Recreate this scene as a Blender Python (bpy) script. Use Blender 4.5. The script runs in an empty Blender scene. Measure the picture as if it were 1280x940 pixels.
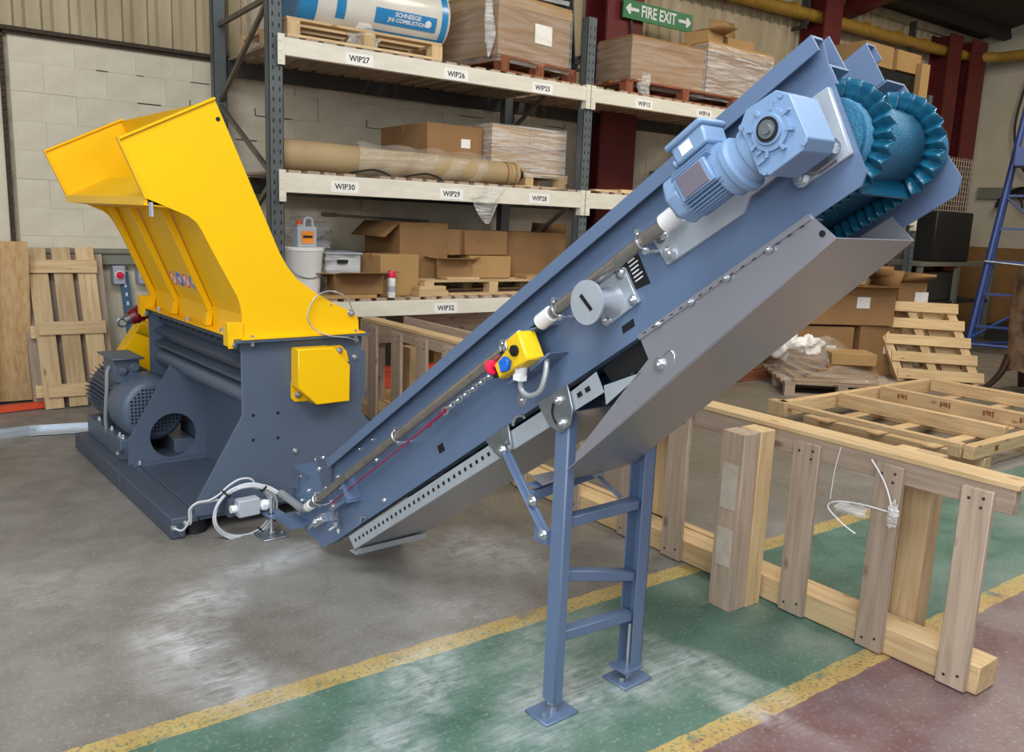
import bpy, bmesh, math, random
from mathutils import Vector, Matrix, Euler
R=random.Random(7)
PI=math.pi
scene=bpy.context.scene
COL=scene.collection
# ------------------------------------------------------------------ camera
cam_d=bpy.data.cameras.new('camera'); cam=bpy.data.objects.new('camera',cam_d); COL.objects.link(cam)
PITCH,ROLL,YAW,FOC=0.183538699,-0.0398029630,0.638064932,1050.819
fw=Vector((math.sin(YAW)*math.cos(PITCH),math.cos(YAW)*math.cos(PITCH),-math.sin(PITCH)))
rt=Vector((math.cos(YAW),-math.sin(YAW),0)); dn=fw.cross(rt)
r2=math.cos(ROLL)*rt+math.sin(ROLL)*dn; d2=-math.sin(ROLL)*rt+math.cos(ROLL)*dn
cam.matrix_world=Matrix(((r2.x,-d2.x,-fw.x,0),(r2.y,-d2.y,-fw.y,0),(r2.z,-d2.z,-fw.z,1.65),(0,0,0,1)))
cam_d.sensor_fit='HORIZONTAL'; cam_d.sensor_width=36; cam_d.lens=FOC/1280*36; cam_d.clip_start=.05; cam_d.clip_end=200
scene.camera=cam
# ------------------------------------------------------------------ world and light
W=bpy.data.worlds.new('world'); scene.world=W; W.use_nodes=True
bg=W.node_tree.nodes['Background']; bg.inputs[0].default_value=(.80,.90,1.0,1); bg.inputs[1].default_value=.30
def area(name,loc,target,sx,sy,power,col):
    l=bpy.data.lights.new(name,'AREA'); l.shape='RECTANGLE'; l.size=sx; l.size_y=sy; l.energy=power; l.color=col
    o=bpy.data.objects.new(name,l); COL.objects.link(o); o.location=loc
    o.rotation_euler=(Vector(target)-Vector(loc)).to_track_quat('-Z','Y').to_euler(); return o
area('roller_door_daylight',(-3.2,-1.6,3.2),(2.2,2.8,1.0),4.5,4.0,330,(.90,.95,1.0))
area('skylight_front',(-.5,.2,6.4),(.9,2.2,0),6.0,2.6,560,(.92,.96,1.0))
area('skylight_right',(6.5,.4,6.4),(6.0,2.2,0),4.0,1.6,170,(.98,.97,.95))
area('high_bay_lamp',(6.5,3.2,5.8),(6.5,3.6,0),1.4,1.4,120,(1.0,.86,.66))
area('high_bay_lamp_far',(12.0,3.6,5.8),(12.2,4.2,0),1.6,1.6,170,(1.0,.88,.70))
scene.view_settings.view_transform='Standard'; scene.view_settings.look='None'
scene.view_settings.gamma=1; scene.view_settings.exposure=0.04
try: scene.view_settings.use_curve_mapping=False
except Exception: pass

# ------------------------------------------------------------------ materials
def nodes(name):
    m=bpy.data.materials.new(name); m.use_nodes=True; nt=m.node_tree
    return m,nt,nt.nodes,nt.links,nt.nodes['Principled BSDF']
def hexc(h):
    v=[int(h[i:i+2],16)/255 for i in (0,2,4)]
    return tuple((c/12.92 if c<=.04045 else ((c+.055)/1.055)**2.4) for c in v)+(1,)
def C(c): return hexc(c) if isinstance(c,str) else tuple(c)+(1,) if len(c)==3 else c
def mul(c,f): c=C(c); return (c[0]*f,c[1]*f,c[2]*f,1)
def mat(name,col,rough=.5,metal=0,var=.12,vs=6,stretch=(1,1,1),bump=0,bs=60,rand=0,spec=.5,col2=None,coat=0,rvar=0):
    m,nt,N,L,P=nodes(name)
    P.inputs['Roughness'].default_value=rough; P.inputs['Metallic'].default_value=metal
    P.inputs['Specular IOR Level'].default_value=spec
    if coat: P.inputs['Coat Weight'].default_value=coat; P.inputs['Coat Roughness'].default_value=.15
    tc=N.new('ShaderNodeTexCoord'); mp=N.new('ShaderNodeMapping'); mp.inputs['Scale'].default_value=stretch
    L.new(tc.outputs['Object'],mp.inputs[0])
    n=N.new('ShaderNodeTexNoise'); n.inputs['Scale'].default_value=vs; n.inputs['Detail'].default_value=5
    n.inputs['Roughness'].default_value=.6
    L.new(mp.outputs[0],n.inputs['Vector'])
    cr=N.new('ShaderNodeValToRGB'); cr.color_ramp.elements[0].position=.3; cr.color_ramp.elements[1].position=.7
    cr.color_ramp.elements[0].color=C(col2) if col2 else mul(col,1-var); cr.color_ramp.elements[1].color=mul(col,1+var*.5)
    L.new(n.outputs['Fac'],cr.inputs[0]); out=cr.outputs[0]
    if rand:
        oi=N.new('ShaderNodeObjectInfo'); mr=N.new('ShaderNodeMapRange'); mr.inputs[3].default_value=1-rand; mr.inputs[4].default_value=1+rand*.6
        L.new(oi.outputs['Random'],mr.inputs[0]); mx=N.new('ShaderNodeMix'); mx.data_type='RGBA'; mx.blend_type='MULTIPLY'; mx.inputs[0].default_value=1
        L.new(out,mx.inputs[6]); L.new(mr.outputs[0],mx.inputs[7]); out=mx.outputs[2]
    L.new(out,P.inputs['Base Color'])
    if rvar:
        mr=N.new('ShaderNodeMapRange'); mr.inputs[3].default_value=rough-rvar; mr.inputs[4].default_value=rough+rvar
        L.new(n.outputs['Fac'],mr.inputs[0]); L.new(mr.outputs[0],P.inputs['Roughness'])
    if bump:
        b=N.new('ShaderNodeBump'); b.inputs['Strength'].default_value=bump; b.inputs['Distance'].default_value=.004
        n2=N.new('ShaderNodeTexNoise'); n2.inputs['Scale'].default_value=bs; n2.inputs['Detail'].default_value=3
        L.new(mp.outputs[0],n2.inputs['Vector']); L.new(n2.outputs['Fac'],b.inputs['Height']); L.new(b.outputs[0],P.inputs['Normal'])
    return m
def wood(name,axis,col,dark,rand=.22,rough=.72):
    m,nt,N,L,P=nodes(name); P.inputs['Roughness'].default_value=rough; P.inputs['Specular IOR Level'].default_value=.25
    tc=N.new('ShaderNodeTexCoord'); oi=N.new('ShaderNodeObjectInfo')
    ad=N.new('ShaderNodeVectorMath'); ad.operation='ADD'; sc=N.new('ShaderNodeVectorMath'); sc.operation='SCALE'; sc.inputs['Scale'].default_value=17
    cb=N.new('ShaderNodeCombineXYZ'); L.new(oi.outputs['Random'],cb.inputs[0]); L.new(oi.outputs['Random'],cb.inputs[1]); L.new(oi.outputs['Random'],cb.inputs[2])
    L.new(cb.outputs[0],sc.inputs[0]); L.new(tc.outputs['Object'],ad.inputs[0]); L.new(sc.outputs[0],ad.inputs[1])
    mp=N.new('ShaderNodeMapping'); s=[14,14,14]; s[axis]=.9; mp.inputs['Scale'].default_value=s; L.new(ad.outputs[0],mp.inputs[0])
    n=N.new('ShaderNodeTexNoise'); n.inputs['Scale'].default_value=3.2; n.inputs['Detail'].default_value=6; n.inputs['Distortion'].default_value=.6
    L.new(mp.outputs[0],n.inputs['Vector'])
    cr=N.new('ShaderNodeValToRGB'); e=cr.color_ramp.elements; e[0].position=.28; e[0].color=C(dark); e[1].position=.62; e[1].color=C(col)
    L.new(n.outputs['Fac'],cr.inputs[0])
    # knots
    mp2=N.new('ShaderNodeMapping'); s=[9,9,9]; s[axis]=4.0; mp2.inputs['Scale'].default_value=s; L.new(ad.outputs[0],mp2.inputs[0])
    vo=N.new('ShaderNodeTexVoronoi'); vo.inputs['Scale'].default_value=.9; L.new(mp2.outputs[0],vo.inputs['Vector'])
    kr=N.new('ShaderNodeValToRGB'); kr.color_ramp.elements[0].position=.05; kr.color_ramp.elements[0].color=(.45,.34,.26,1); kr.color_ramp.elements[1].position=.14; kr.color_ramp.elements[1].color=(1,1,1,1)
    L.new(vo.outputs['Distance'],kr.inputs[0])
    mx=N.new('ShaderNodeMix'); mx.data_type='RGBA'; mx.blend_type='MULTIPLY'; mx.inputs[0].default_value=.8
    L.new(cr.outputs[0],mx.inputs[6]); L.new(kr.outputs[0],mx.inputs[7])
    mr=N.new('ShaderNodeMapRange'); mr.inputs[3].default_value=1-rand; mr.inputs[4].default_value=1+rand*.5; L.new(oi.outputs['Random'],mr.inputs[0])
    m2=N.new('ShaderNodeMix'); m2.data_type='RGBA'; m2.blend_type='MULTIPLY'; m2.inputs[0].default_value=1
    L.new(mx.outputs[2],m2.inputs[6]); L.new(mr.outputs[0],m2.inputs[7]); L.new(m2.outputs[2],P.inputs['Base Color'])
    b=N.new('ShaderNodeBump'); b.inputs['Strength'].default_value=.35; b.inputs['Distance'].default_value=.003; L.new(n.outputs['Fac'],b.inputs['Height']); L.new(b.outputs[0],P.inputs['Normal'])
    return m
def film(name,tint=(1,1,1),opac=.35,bscale=14,rough=.12,strength=1.0):
    m,nt,N,L,P=nodes(name)
    P.inputs['Base Color'].default_value=C(tint); P.inputs['Roughness'].default_value=rough; P.inputs['Specular IOR Level'].default_value=.9
    tr=N.new('ShaderNodeBsdfTransparent'); mx=N.new('ShaderNodeMixShader'); out=N['Material Output']
    tc=N.new('ShaderNodeTexCoord'); n=N.new('ShaderNodeTexNoise'); n.inputs['Scale'].default_value=bscale; n.inputs['Detail'].default_value=3; n.inputs['Distortion'].default_value=.8
    mp=N.new('ShaderNodeMapping'); mp.inputs['Scale'].default_value=(.22,.22,2.4); L.new(tc.outputs['Object'],mp.inputs[0]); L.new(mp.outputs[0],n.inputs['Vector'])
    b=N.new('ShaderNodeBump'); b.inputs['Strength'].default_value=strength; b.inputs['Distance'].default_value=.03; L.new(n.outputs['Fac'],b.inputs['Height']); L.new(b.outputs[0],P.inputs['Normal'])
    mr=N.new('ShaderNodeMapRange'); mr.inputs[1].default_value=.38; mr.inputs[2].default_value=.72; mr.inputs[3].default_value=opac*.55; mr.inputs[4].default_value=min(1,opac*1.9)
    L.new(n.outputs['Fac'],mr.inputs[0]); L.new(mr.outputs[0],mx.inputs[0]); L.new(tr.outputs[0],mx.inputs[1]); L.new(P.outputs[0],mx.inputs[2]); L.new(mx.outputs[0],out.inputs[0])
    return m
M={}
M['grey']=mat('blue_grey_machine_paint','535F70',.42,0,.05,3,bump=.05,bs=250,spec=.5)
M['greyd']=mat('blue_grey_frame_paint','475160',.5,0,.08,3,bump=.05,bs=250)
M['conv']=mat('blue_grey_conveyor_paint','607390',.40,0,.05,3,bump=.05,bs=250)
M['blue']=mat('blue_grey_gearmotor_paint','7E9ABC',.40,.05,.05,6,bump=.08,bs=180)
M['yellow']=mat('yellow_machine_paint','F5BE00',.38,0,.03,2,bump=.04,bs=200)
M['yplast']=mat('yellow_plastic','F2C81E',.35,0,.03)
M['zinc']=mat('galvanised_steel','C6CED6',.38,.5,.12,9,rvar=.08)
M['zincd']=mat('dull_zinc_plate','9AA0A4',.42,.8,.2,12,rvar=.1)
M['steel']=mat('brushed_stainless_sheet','AEADB4',.32,.60,.05,2.5,rvar=.04)
M['bolt']=mat('bright_plated_bolt','D6DADE',.25,.9,.1)
M['belt']=mat('blue_belt_rubber','12546F',.33,0,.12,12,bump=.1,bs=160)
M['beltcore']=mat('blue_woven_belt_cover','2F6D8C',.5,0,.15,40,bump=.7,bs=220)
M['darkin']=mat('black_recess_shade_and_parts','0B0D10',.7)  # black colour stands in for shade inside holes and slots; also seal and bed
M['black']=mat('black_rubber','141518',.6,0,.2,10)
M['blackgl']=mat('black_polythene_wrap','121412',.25,0,.3,6,bump=.8,bs=14)
M['red']=mat('red_plastic','E0204A',.35,0,.05)
M['dred']=mat('dark_red_enamel','7E1422',.35,0,.1)
M['bluep']=mat('blue_plastic','1E6EDC',.35,0,.05)
M['white']=mat('white_plastic','E8E8E6',.4,0,.04)
M['pvc']=mat('light_grey_conduit','9FA3A4',.38,.25,.10,5)
M['conduit']=mat('steel_conduit','A39C96',.28,.75,.2,5,stretch=(1,6,6))
M['cable']=mat('light_grey_cable','C4C6C8',.4,0,.05)
M['lgrey']=mat('light_grey_plastic','A8ADB6',.4,0,.05)
M['plate']=mat('etched_nameplate','8A8390',.35,.4,.1)
M['rackwhite']=mat('chipped_white_beam_paint','E2DCCB',.5,0,.12,4,stretch=(1,1,4),bump=.1,bs=40)
M['rackblue']=mat('grey_green_upright_paint','5A6162',.5,.1,.18,5)
M['brace']=mat('worn_brace_steel','6E675C',.5,.3,.25,7)
M['rackdark']=mat('dark_back_beam','3B3833',.6,0,.2,4)
M['label']=mat('white_paper_label','F0EEE8',.6,0,.03)
M['ink']=mat('black_ink','101010',.7,0,0)
M['cardboard']=mat('brown_cardboard','98744E',.8,0,.10,3,rand=.14,bump=.06,bs=60,spec=.2)
M['cardl']=mat('light_cardboard','B08D5E',.8,0,.08,3,rand=.1,bump=.06,bs=60,spec=.2)
M['cardin']=mat('cardboard_inside','9A7348',.85,0,.1,3,spec=.2)
M['tape']=mat('brown_parcel_tape','A87A48',.3,0,.05)
M['paperroll']=mat('kraft_wrapped_roll','A8906A',.7,0,.14,3,bump=.2,bs=20)
M['film']=film('clear_stretch_film',(.90,.86,.78),.16,9,.18,.6)
M['filmw']=film('whitish_crumpled_film',(.92,.90,.86),.34,13,.18,.9)
for ax,nm in enumerate('xyz'):
    M['wood'+nm]=wood('pale_pine_'+nm,ax,'D2B68C','BC9A70')
    M['old'+nm]=wood('weathered_pine_'+nm,ax,'B5A08C','9C8875')
    M['redw'+nm]=wood('reddish_pallet_wood_'+nm,ax,'9A5E40','6E3F2C')
    M['brt'+nm]=wood('fresh_pine_'+nm,ax,'D8BB8E','C2A074')
M['ply']=wood('plywood_sheet',2,'CFAE80','B98F5E',0)
M['sticker']=mat('worn_beige_sticker','C2B5A4',.6,0,.15,20)
M['hide']=mat('brown_crushed_hide','8A6E58',.7,0,.4,6,bump=1,bs=18,col2='4A3628')
M['dwood']=mat('dark_polished_wood','3A2018',.35,0,.2,8)
M['redsteel']=mat('dark_red_column_paint','641C1A',.5,0,.3,3,bump=.1,bs=30)
M['pipe']=mat('ochre_pipe_paint','A88230',.5,0,.25,4,bump=.1,bs=30)
M['ladder']=mat('royal_blue_paint','2C4688',.4,0,.1,5)
M['bluestk']=mat('teal_blue_upright','2A5674',.45,0,.1,5)
M['orange']=mat('orange_red_paint','D8502C',.5,0,.1,6)
M['wall']=mat('white_painted_block','DCD2BC',.75,0,.07,3,bump=.35,bs=35,rand=.02,spec=.25,col2='CBBFA6')
M['mortar']=mat('painted_mortar','B8AC94',.9,0,.25,9)
M['clad']=mat('cream_cladding','C2B394',.5,0,.18,2,stretch=(1,1,.25),bump=.05,bs=30,col2='9C8A68')
M['rail']=mat('grey_green_rail','858576',.5,.2,.15,5)
M['roof']=mat('dark_roof_sheet','3A342C',.8,0,.2,2)
M['rwall']=mat('cream_plaster','C8BFA8',.8,0,.10,2)
M['clearp']=film('clear_plastic_box',(.9,.92,.92),.5,6,.2,.3)
M['bag']=film('clear_plastic_bag',(.8,.8,.78),.5,9,.2,1.0)
M['wrapwhite']=mat('white_printed_film','DDD8CC',.28,0,.10,4,bump=.8,bs=10,coat=.4)
M['wrapblue']=mat('blue_printed_film','2B86BE',.3,0,.08,5,bump=.6,bs=12,coat=.4)
M['rope']=mat('red_sheathed_rope','9C1E46',.4)
M['orangelab']=mat('orange_label','E88A2A',.5)
M['rust']=mat('rusty_steel','4A3A2E',.8,.2,.4,30,bump=.5,bs=80)

# ------------------------------------------------------------------ mesh builder
class MB:
    def __init__(s): s.v=[]; s.f=[]
    def add(s,vs,fs):
        o=len(s.v); s.v+= [tuple(p) for p in vs]; s.f+=[tuple(i+o for i in f) for f in fs]; return s
    def box(s,x0,x1,y0,y1,z0,z1):
        return s.add([(x0,y0,z0),(x1,y0,z0),(x1,y1,z0),(x0,y1,z0),(x0,y0,z1),(x1,y0,z1),(x1,y1,z1),(x0,y1,z1)],
            [(0,3,2,1),(4,5,6,7),(0,1,5,4),(1,2,6,5),(2,3,7,6),(3,0,4,7)])
    def obox(s,c,ax,h):
        c=Vector(c); A=[Vector(a).normalized()*k for a,k in zip(ax,h)]
        P=[c+A[0]*i+A[1]*j+A[2]*k for k in (-1,1) for (i,j) in ((-1,-1),(1,-1),(1,1),(-1,1))]
        return s.add(P,[(0,3,2,1),(4,5,6,7),(0,1,5,4),(1,2,6,5),(2,3,7,6),(3,0,4,7)])
    def bar(s,a,b,w,t,up=(0,0,1)):
        a=Vector(a); b=Vector(b); d=(b-a); u=Vector(up); sd=d.cross(u)
        if sd.length<1e-6: u=Vector((1,0,0)); sd=d.cross(u)
        sd.normalize(); u=sd.cross(d).normalized()
        return s.obox((a+b)/2,(d,sd,u),(d.length/2,w/2,t/2))
    def prism(s,pts,d0,d1,fn):
        n=len(pts); P=[fn(p[0],p[1],d0) for p in pts]+[fn(p[0],p[1],d1) for p in pts]
        return s.add(P,[tuple(range(n))[::-1],tuple(range(n,2*n))]+[(i,(i+1)%n,n+(i+1)%n,n+i) for i in range(n)])
    def cyl(s,a,b,r0,r1=None,n=20,caps=True):
        r1=r0 if r1 is None else r1; a=Vector(a); b=Vector(b); d=(b-a).normalized()
        u=d.orthogonal().normalized(); w=d.cross(u); P=[]
        for c,r in ((a,r0),(b,r1)):
            P+=[c+(u*math.cos(2*PI*i/n)+w*math.sin(2*PI*i/n))*r for i in range(n)]
        F=[(i,(i+1)%n,n+(i+1)%n,n+i) for i in range(n)]
        if caps: F+=[tuple(range(n))[::-1],tuple(range(n,2*n))]
        return s.add(P,F)
    def lathe(s,a,d,prof,n=24,closed=False):
        a=Vector(a); d=Vector(d).normalized(); u=d.orthogonal().normalized(); w=d.cross(u); P=[]
        for (t,r) in prof: P+=[a+d*t+(u*math.cos(2*PI*i/n)+w*math.sin(2*PI*i/n))*r for i in range(n)]
        F=[]; m=len(prof)
        for k in range(m if closed else m-1):
            k2=(k+1)%m
            F+=[(k*n+i,k*n+(i+1)%n,k2*n+(i+1)%n,k2*n+i) for i in range(n)]
        if not closed: F+=[tuple(range(n))[::-1],tuple(range((m-1)*n,m*n))]
        return s.add(P,F)
    def tube(s,pts,r,n=8,caps=True):
        pts=[Vector(p) for p in pts]; m=len(pts); P=[]; pu=None
        for i,p in enumerate(pts):
            d=(pts[min(i+1,m-1)]-pts[max(i-1,0)]).normalized()
            u=(d.orthogonal() if pu is None else (pu-d*pu.dot(d))).normalized(); pu=u; w=d.cross(u)
            rr=r[i] if isinstance(r,(list,tuple)) else r
            P+=[p+(u*math.cos(2*PI*k/n)+w*math.sin(2*PI*k/n))*rr for k in range(n)]
        F=[(i*n+k,i*n+(k+1)%n,(i+1)*n+(k+1)%n,(i+1)*n+k) for i in range(m-1) for k in range(n)]
        if caps: F+=[tuple(range(n))[::-1],tuple(range((m-1)*n,m*n))]
        return s.add(P,F)
    def grid(s,fn,nu,nv):
        P=[fn(i/nu,j/nv) for j in range(nv+1) for i in range(nu+1)]
        return s.add(P,[(j*(nu+1)+i,j*(nu+1)+i+1,(j+1)*(nu+1)+i+1,(j+1)*(nu+1)+i) for j in range(nv) for i in range(nu)])
    def mesh(s,name,m,off=(0,0,0)):
        me=bpy.data.meshes.new(name); me.from_pydata([(x-off[0],y-off[1],z-off[2]) for x,y,z in s.v],[],s.f)
        bm=bmesh.new(); bm.from_mesh(me); bmesh.ops.recalc_face_normals(bm,faces=bm.faces); bm.to_mesh(me); bm.free()
        me.shade_smooth(); me.set_sharp_from_angle(angle=.55); me.materials.append(M[m] if isinstance(m,str) else m); return me
def smooth_path(pts,k=6):
    pts=[Vector(p) for p in pts]; out=[]
    for i in range(len(pts)-1):
        p0,p1,p2,p3=pts[max(i-1,0)],pts[i],pts[i+1],pts[min(i+2,len(pts)-1)]
        for j in range(k):
            t=j/k; out.append(.5*((2*p1)+(p2-p0)*t+(2*p0-5*p1+4*p2-p3)*t*t+(3*p1-p0-3*p2+p3)*t**3))
    out.append(pts[-1]); return out
BASE={}
def thing(name,label,cat,base=(0,0,0),rz=0,group=None,loc=None,eul=None):
    o=bpy.data.objects.new(name,None); COL.objects.link(o); o.empty_display_size=.1
    if loc is None: loc=Matrix.Rotation(rz,3,'Z')@Vector(base)
    o.location=loc; o.rotation_euler=eul if eul else (0,0,rz)
    o['label']=label; o['category']=cat
    if group: o['group']=group
    BASE[o.name]=base; return o
def root(o):
    while o.parent: o=o.parent
    return o
STUFF=('slot_row','tapped_hole','fine_print','grille_hole','nail_head','punched_hole','cable_coils','fins','ragged_angle_iron','casting_rib','mesh_wire')
def part(name,mb,m,parent,bevel=0,label=None,kind=None,solid=0,seg=1):
    off=BASE.get(root(parent).name,(0,0,0))
    me=mb.mesh(name,m,off); o=bpy.data.objects.new(name,me); COL.objects.link(o); o.parent=parent
    if label: o['label']=label
    if kind or name in STUFF: o['kind']='stuff'
    if solid:
        q=o.modifiers.new('s','SOLIDIFY'); q.thickness=solid; q.offset=0
    if bevel:
        q=o.modifiers.new('b','BEVEL'); q.width=bevel; q.segments=seg; q.limit_method='ANGLE'; q.angle_limit=.6
    return o
def single(name,mb,m,label,cat,base=(0,0,0),group=None,bevel=0,rz=0,solid=0):
    me=mb.mesh(name,m,base); o=bpy.data.objects.new(name,me); COL.objects.link(o)
    o.location=Matrix.Rotation(rz,3,'Z')@Vector(base); o.rotation_euler=(0,0,rz)
    o['label']=label; o['category']=cat
    if group: o['group']=group
    if solid: q=o.modifiers.new('s','SOLIDIFY'); q.thickness=solid; q.offset=0
    if bevel: q=o.modifiers.new('b','BEVEL'); q.width=bevel; q.limit_method='ANGLE'; q.angle_limit=.6
    return o
def struct(name,mb,m,bevel=0):
    me=mb.mesh(name,m); o=bpy.data.objects.new(name,me); COL.objects.link(o); o['kind']='structure'; BASE[o.name]=(0,0,0); return o
def piece(name,me,parent,loc,rot=None,label=None):
    o=bpy.data.objects.new(name,me); COL.objects.link(o); o.parent=parent; o.location=loc
    if rot: o.rotation_euler=rot
    if label: o['label']=label
    return o
def copy_tree(src,loc=None,rz=None,label=None,eul=None):
    def cp(s,p):
        c=s.copy(); COL.objects.link(c); c.parent=p
        for ch in list(s.children): cp(ch,c)
        return c
    r=cp(src,None); BASE[r.name]=BASE.get(src.name,(0,0,0))
    if loc is not None: r.location=loc
    if rz is not None: r.rotation_euler=(0,0,rz)
    if eul: r.rotation_euler=eul
    if label: r['label']=label
    return r
def text(name,body,size,org,xd,yd,m,parent,ext=.0006,cx='CENTER',bold=0,sx=1):
    cu=bpy.data.curves.new(name,'FONT'); cu.body=body; cu.size=size; cu.align_x=cx; cu.align_y='CENTER'; cu.extrude=ext; cu.offset=bold; cu.resolution_u=2
    t=bpy.data.objects.new('t',cu); COL.objects.link(t); bpy.context.view_layer.update()
    me=bpy.data.meshes.new_from_object(t.evaluated_get(bpy.context.evaluated_depsgraph_get())); bpy.data.objects.remove(t)
    xd=Vector(xd).normalized(); yd=Vector(yd).normalized(); zd=xd.cross(yd); off=Vector(BASE.get(root(parent).name,(0,0,0)))
    mm=Matrix(((xd.x*sx,yd.x,zd.x,org[0]-off.x),(xd.y*sx,yd.y,zd.y,org[1]-off.y),(xd.z*sx,yd.z,zd.z,org[2]-off.z),(0,0,0,1)))
    me.transform(mm); me.materials.clear(); me.materials.append(M[m]); me.name=name
    o=bpy.data.objects.new(name,me); COL.objects.link(o); o.parent=parent; return o
def bolt(mb,p,d,r=.011,h=.008,washer=True):
    p=Vector(p); d=Vector(d).normalized()
    if washer: mb.cyl(p,p+d*.003,r*1.45,n=14)
    mb.cyl(p+d*.003,p+d*(.003+h),r,n=6); mb.cyl(p+d*(.003+h),p+d*(.008+h),r*.5,n=8)
# ================================================================== SETTING
def floor_mat():
    m,nt,N,L,P=nodes('painted_workshop_floor')
    tc=N.new('ShaderNodeTexCoord'); sp=N.new('ShaderNodeSeparateXYZ'); L.new(tc.outputs['Object'],sp.inputs[0])
    def noise(s,d=5,dist=0,vec=None):
        n=N.new('ShaderNodeTexNoise'); n.inputs['Scale'].default_value=s; n.inputs['Detail'].default_value=d; n.inputs['Distortion'].default_value=dist
        L.new(vec or tc.outputs['Object'],n.inputs['Vector']); return n.outputs['Fac']
    def mathn(op,a,b=None,c=None,cl=False):
        n=N.new('ShaderNodeMath'); n.operation=op; n.use_clamp=cl
        for i,x in enumerate((a,b,c)):
            if x is None: continue
            if isinstance(x,(int,float)): n.inputs[i].default_value=x
            else: L.new(x,n.inputs[i])
        return n.outputs[0]
    def mixc(f,a,b):
        n=N.new('ShaderNodeMix'); n.data_type='RGBA'
        if isinstance(f,(int,float)): n.inputs[0].default_value=f
        else: L.new(f,n.inputs[0])
        for i,x in ((6,a),(7,b)):
            if isinstance(x,tuple): n.inputs[i].default_value=x
            else: L.new(x,n.inputs[i])
        return n.outputs[2]
    def ramp(f,a,b,lo=0,hi=1):
        n=N.new('ShaderNodeMapRange'); n.inputs[1].default_value=a; n.inputs[2].default_value=b; n.inputs[3].default_value=lo; n.inputs[4].default_value=hi
        L.new(f,n.inputs[0]); return n.outputs[0]
    X,Y=sp.outputs[0],sp.outputs[1]
    big=noise(.9,6,.5); mid=noise(5,8,.4); fine=noise(55,4)
    conc=mixc(ramp(big,.35,.65),C('79746D'),C('8D8A85')); conc=mixc(ramp(mid,.4,.75,0,.5),conc,C('625B50'))
    brownx=mathn('MULTIPLY',ramp(X,1.9,3.0),ramp(Y,2.7,3.6)); conc=mixc(mathn('MULTIPLY',brownx,.55),conc,C('6E604A'))
    green=mixc(ramp(mid,.35,.7),C('4A6A5C'),C('5D7C6D')); green=mixc(ramp(noise(1.6,5,.6),.5,.72,0,.6),green,C('84918A'))
    redc=mixc(ramp(mid,.35,.7),C('6C4A49'),C('7D6768')); redc=mixc(ramp(noise(2.2,5,.5),.48,.7,0,.6),redc,C('8C827E'))
    edge=mathn('MULTIPLY',mathn('SUBTRACT',noise(9,4),.5),.03)
    Yj=mathn('ADD',Y,edge)
    col=mixc(mathn('LESS_THAN',Yj,2.60),conc,green); col=mixc(mathn('LESS_THAN',Yj,1.62),col,redc)
    yel=mixc(ramp(mid,.35,.7),C('B59752'),C('C4AA66'))
    worn=mathn('MULTIPLY',ramp(noise(70,5,.3),.34,.48),ramp(noise(6,6,.3),.30,.42))
    def line(y,w):
        d=mathn('ABSOLUTE',mathn('SUBTRACT',Yj,y)); return mathn('MULTIPLY',mathn('LESS_THAN',d,w),mathn('MULTIPLY',worn,.9))
    xl=mathn('LESS_THAN',X,5.6)
    col=mixc(mathn('MULTIPLY',line(2.59,.05),xl),col,yel); col=mixc(line(1.61,.047),col,yel)
    # dried slurry and dust scuffs: streaky patches with a position of their own
    mp=N.new('ShaderNodeMapping'); mp.inputs['Rotation'].default_value=(0,0,.9); mp.inputs['Scale'].default_value=(7,48,1); L.new(tc.outputs['Object'],mp.inputs[0])
    st=noise(1.3,7,.8,mp.outputs[0]); st2=noise(2.2,8,1.4)
    streak=mathn('ADD',mathn('MULTIPLY',ramp(st,.40,.66),.35),mathn('MULTIPLY',ramp(noise(11,8,.8),.38,.62),.35))
    tot=None
    for (cx,cy,rx,ry,rot,a) in SCUFF:
        mm=N.new('ShaderNodeMapping'); mm.vector_type='TEXTURE'; mm.inputs['Location'].default_value=(cx,cy,0); mm.inputs['Rotation'].default_value=(0,0,rot); mm.inputs['Scale'].default_value=(rx,ry,1)
        L.new(tc.outputs['Object'],mm.inputs[0]); ln=N.new('ShaderNodeVectorMath'); ln.operation='LENGTH'; L.new(mm.outputs[0],ln.inputs[0])
        g=ramp(mathn('ADD',ln.outputs['Value'],mathn('MULTIPLY',mathn('SUBTRACT',st2,.5),1.1)),1.05,.1,0,a)
        tot=g if tot is None else mathn('MAXIMUM',tot,g)
    sm=mathn('MULTIPLY',tot,mathn('ADD',streak,.12),None,True)
    col=mixc(sm,col,C('D8DADC'))
    spots=ramp(noise(60,6),.55,.75,0,.30); col=mixc(spots,col,C('C8C4BC'))
    cr=ramp(noise(3.5,9,2.0),.495,.5); cr2=ramp(noise(3.5,9,2.0),.505,.5)
    col=mixc(mathn('MULTIPLY',mathn('MULTIPLY',cr,cr2),.35),col,C('3E3A34'))
    L.new(col,P.inputs['Base Color']); L.new(ramp(mid,.3,.7,.36,.58),P.inputs['Roughness']); P.inputs['Specular IOR Level'].default_value=.4
    b=N.new('ShaderNodeBump'); b.inputs['Strength'].default_value=.25; b.inputs['Distance'].default_value=.004; L.new(fine,b.inputs['Height']); L.new(b.outputs[0],P.inputs['Normal'])
    return m
SCUFF=[(1.32,3.68,.42,.17,.35,.85),(.98,3.45,.34,.22,.75,.9),(.78,3.1,.36,.22,1.4,.95),(.86,2.74,.34,.20,-1.2,.75),(2.3,3.3,.52,.34,-.9,.7),(1.9,2.85,.38,.28,0,.4),(1.45,2.4,.48,.24,.6,.8),(1.15,2.15,.38,.18,.8,.85),
       (1.75,2.05,.42,.26,.5,1),(2.1,2.0,.34,.24,0,.8),(2.38,1.98,.46,.11,-1.4,.8),(2.3,1.65,.3,.09,-1.3,.7),(.4,3.9,.5,.4,0,.3),(2.0,2.4,.5,.2,.2,.55)]
M['floor']=floor_mat()
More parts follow.
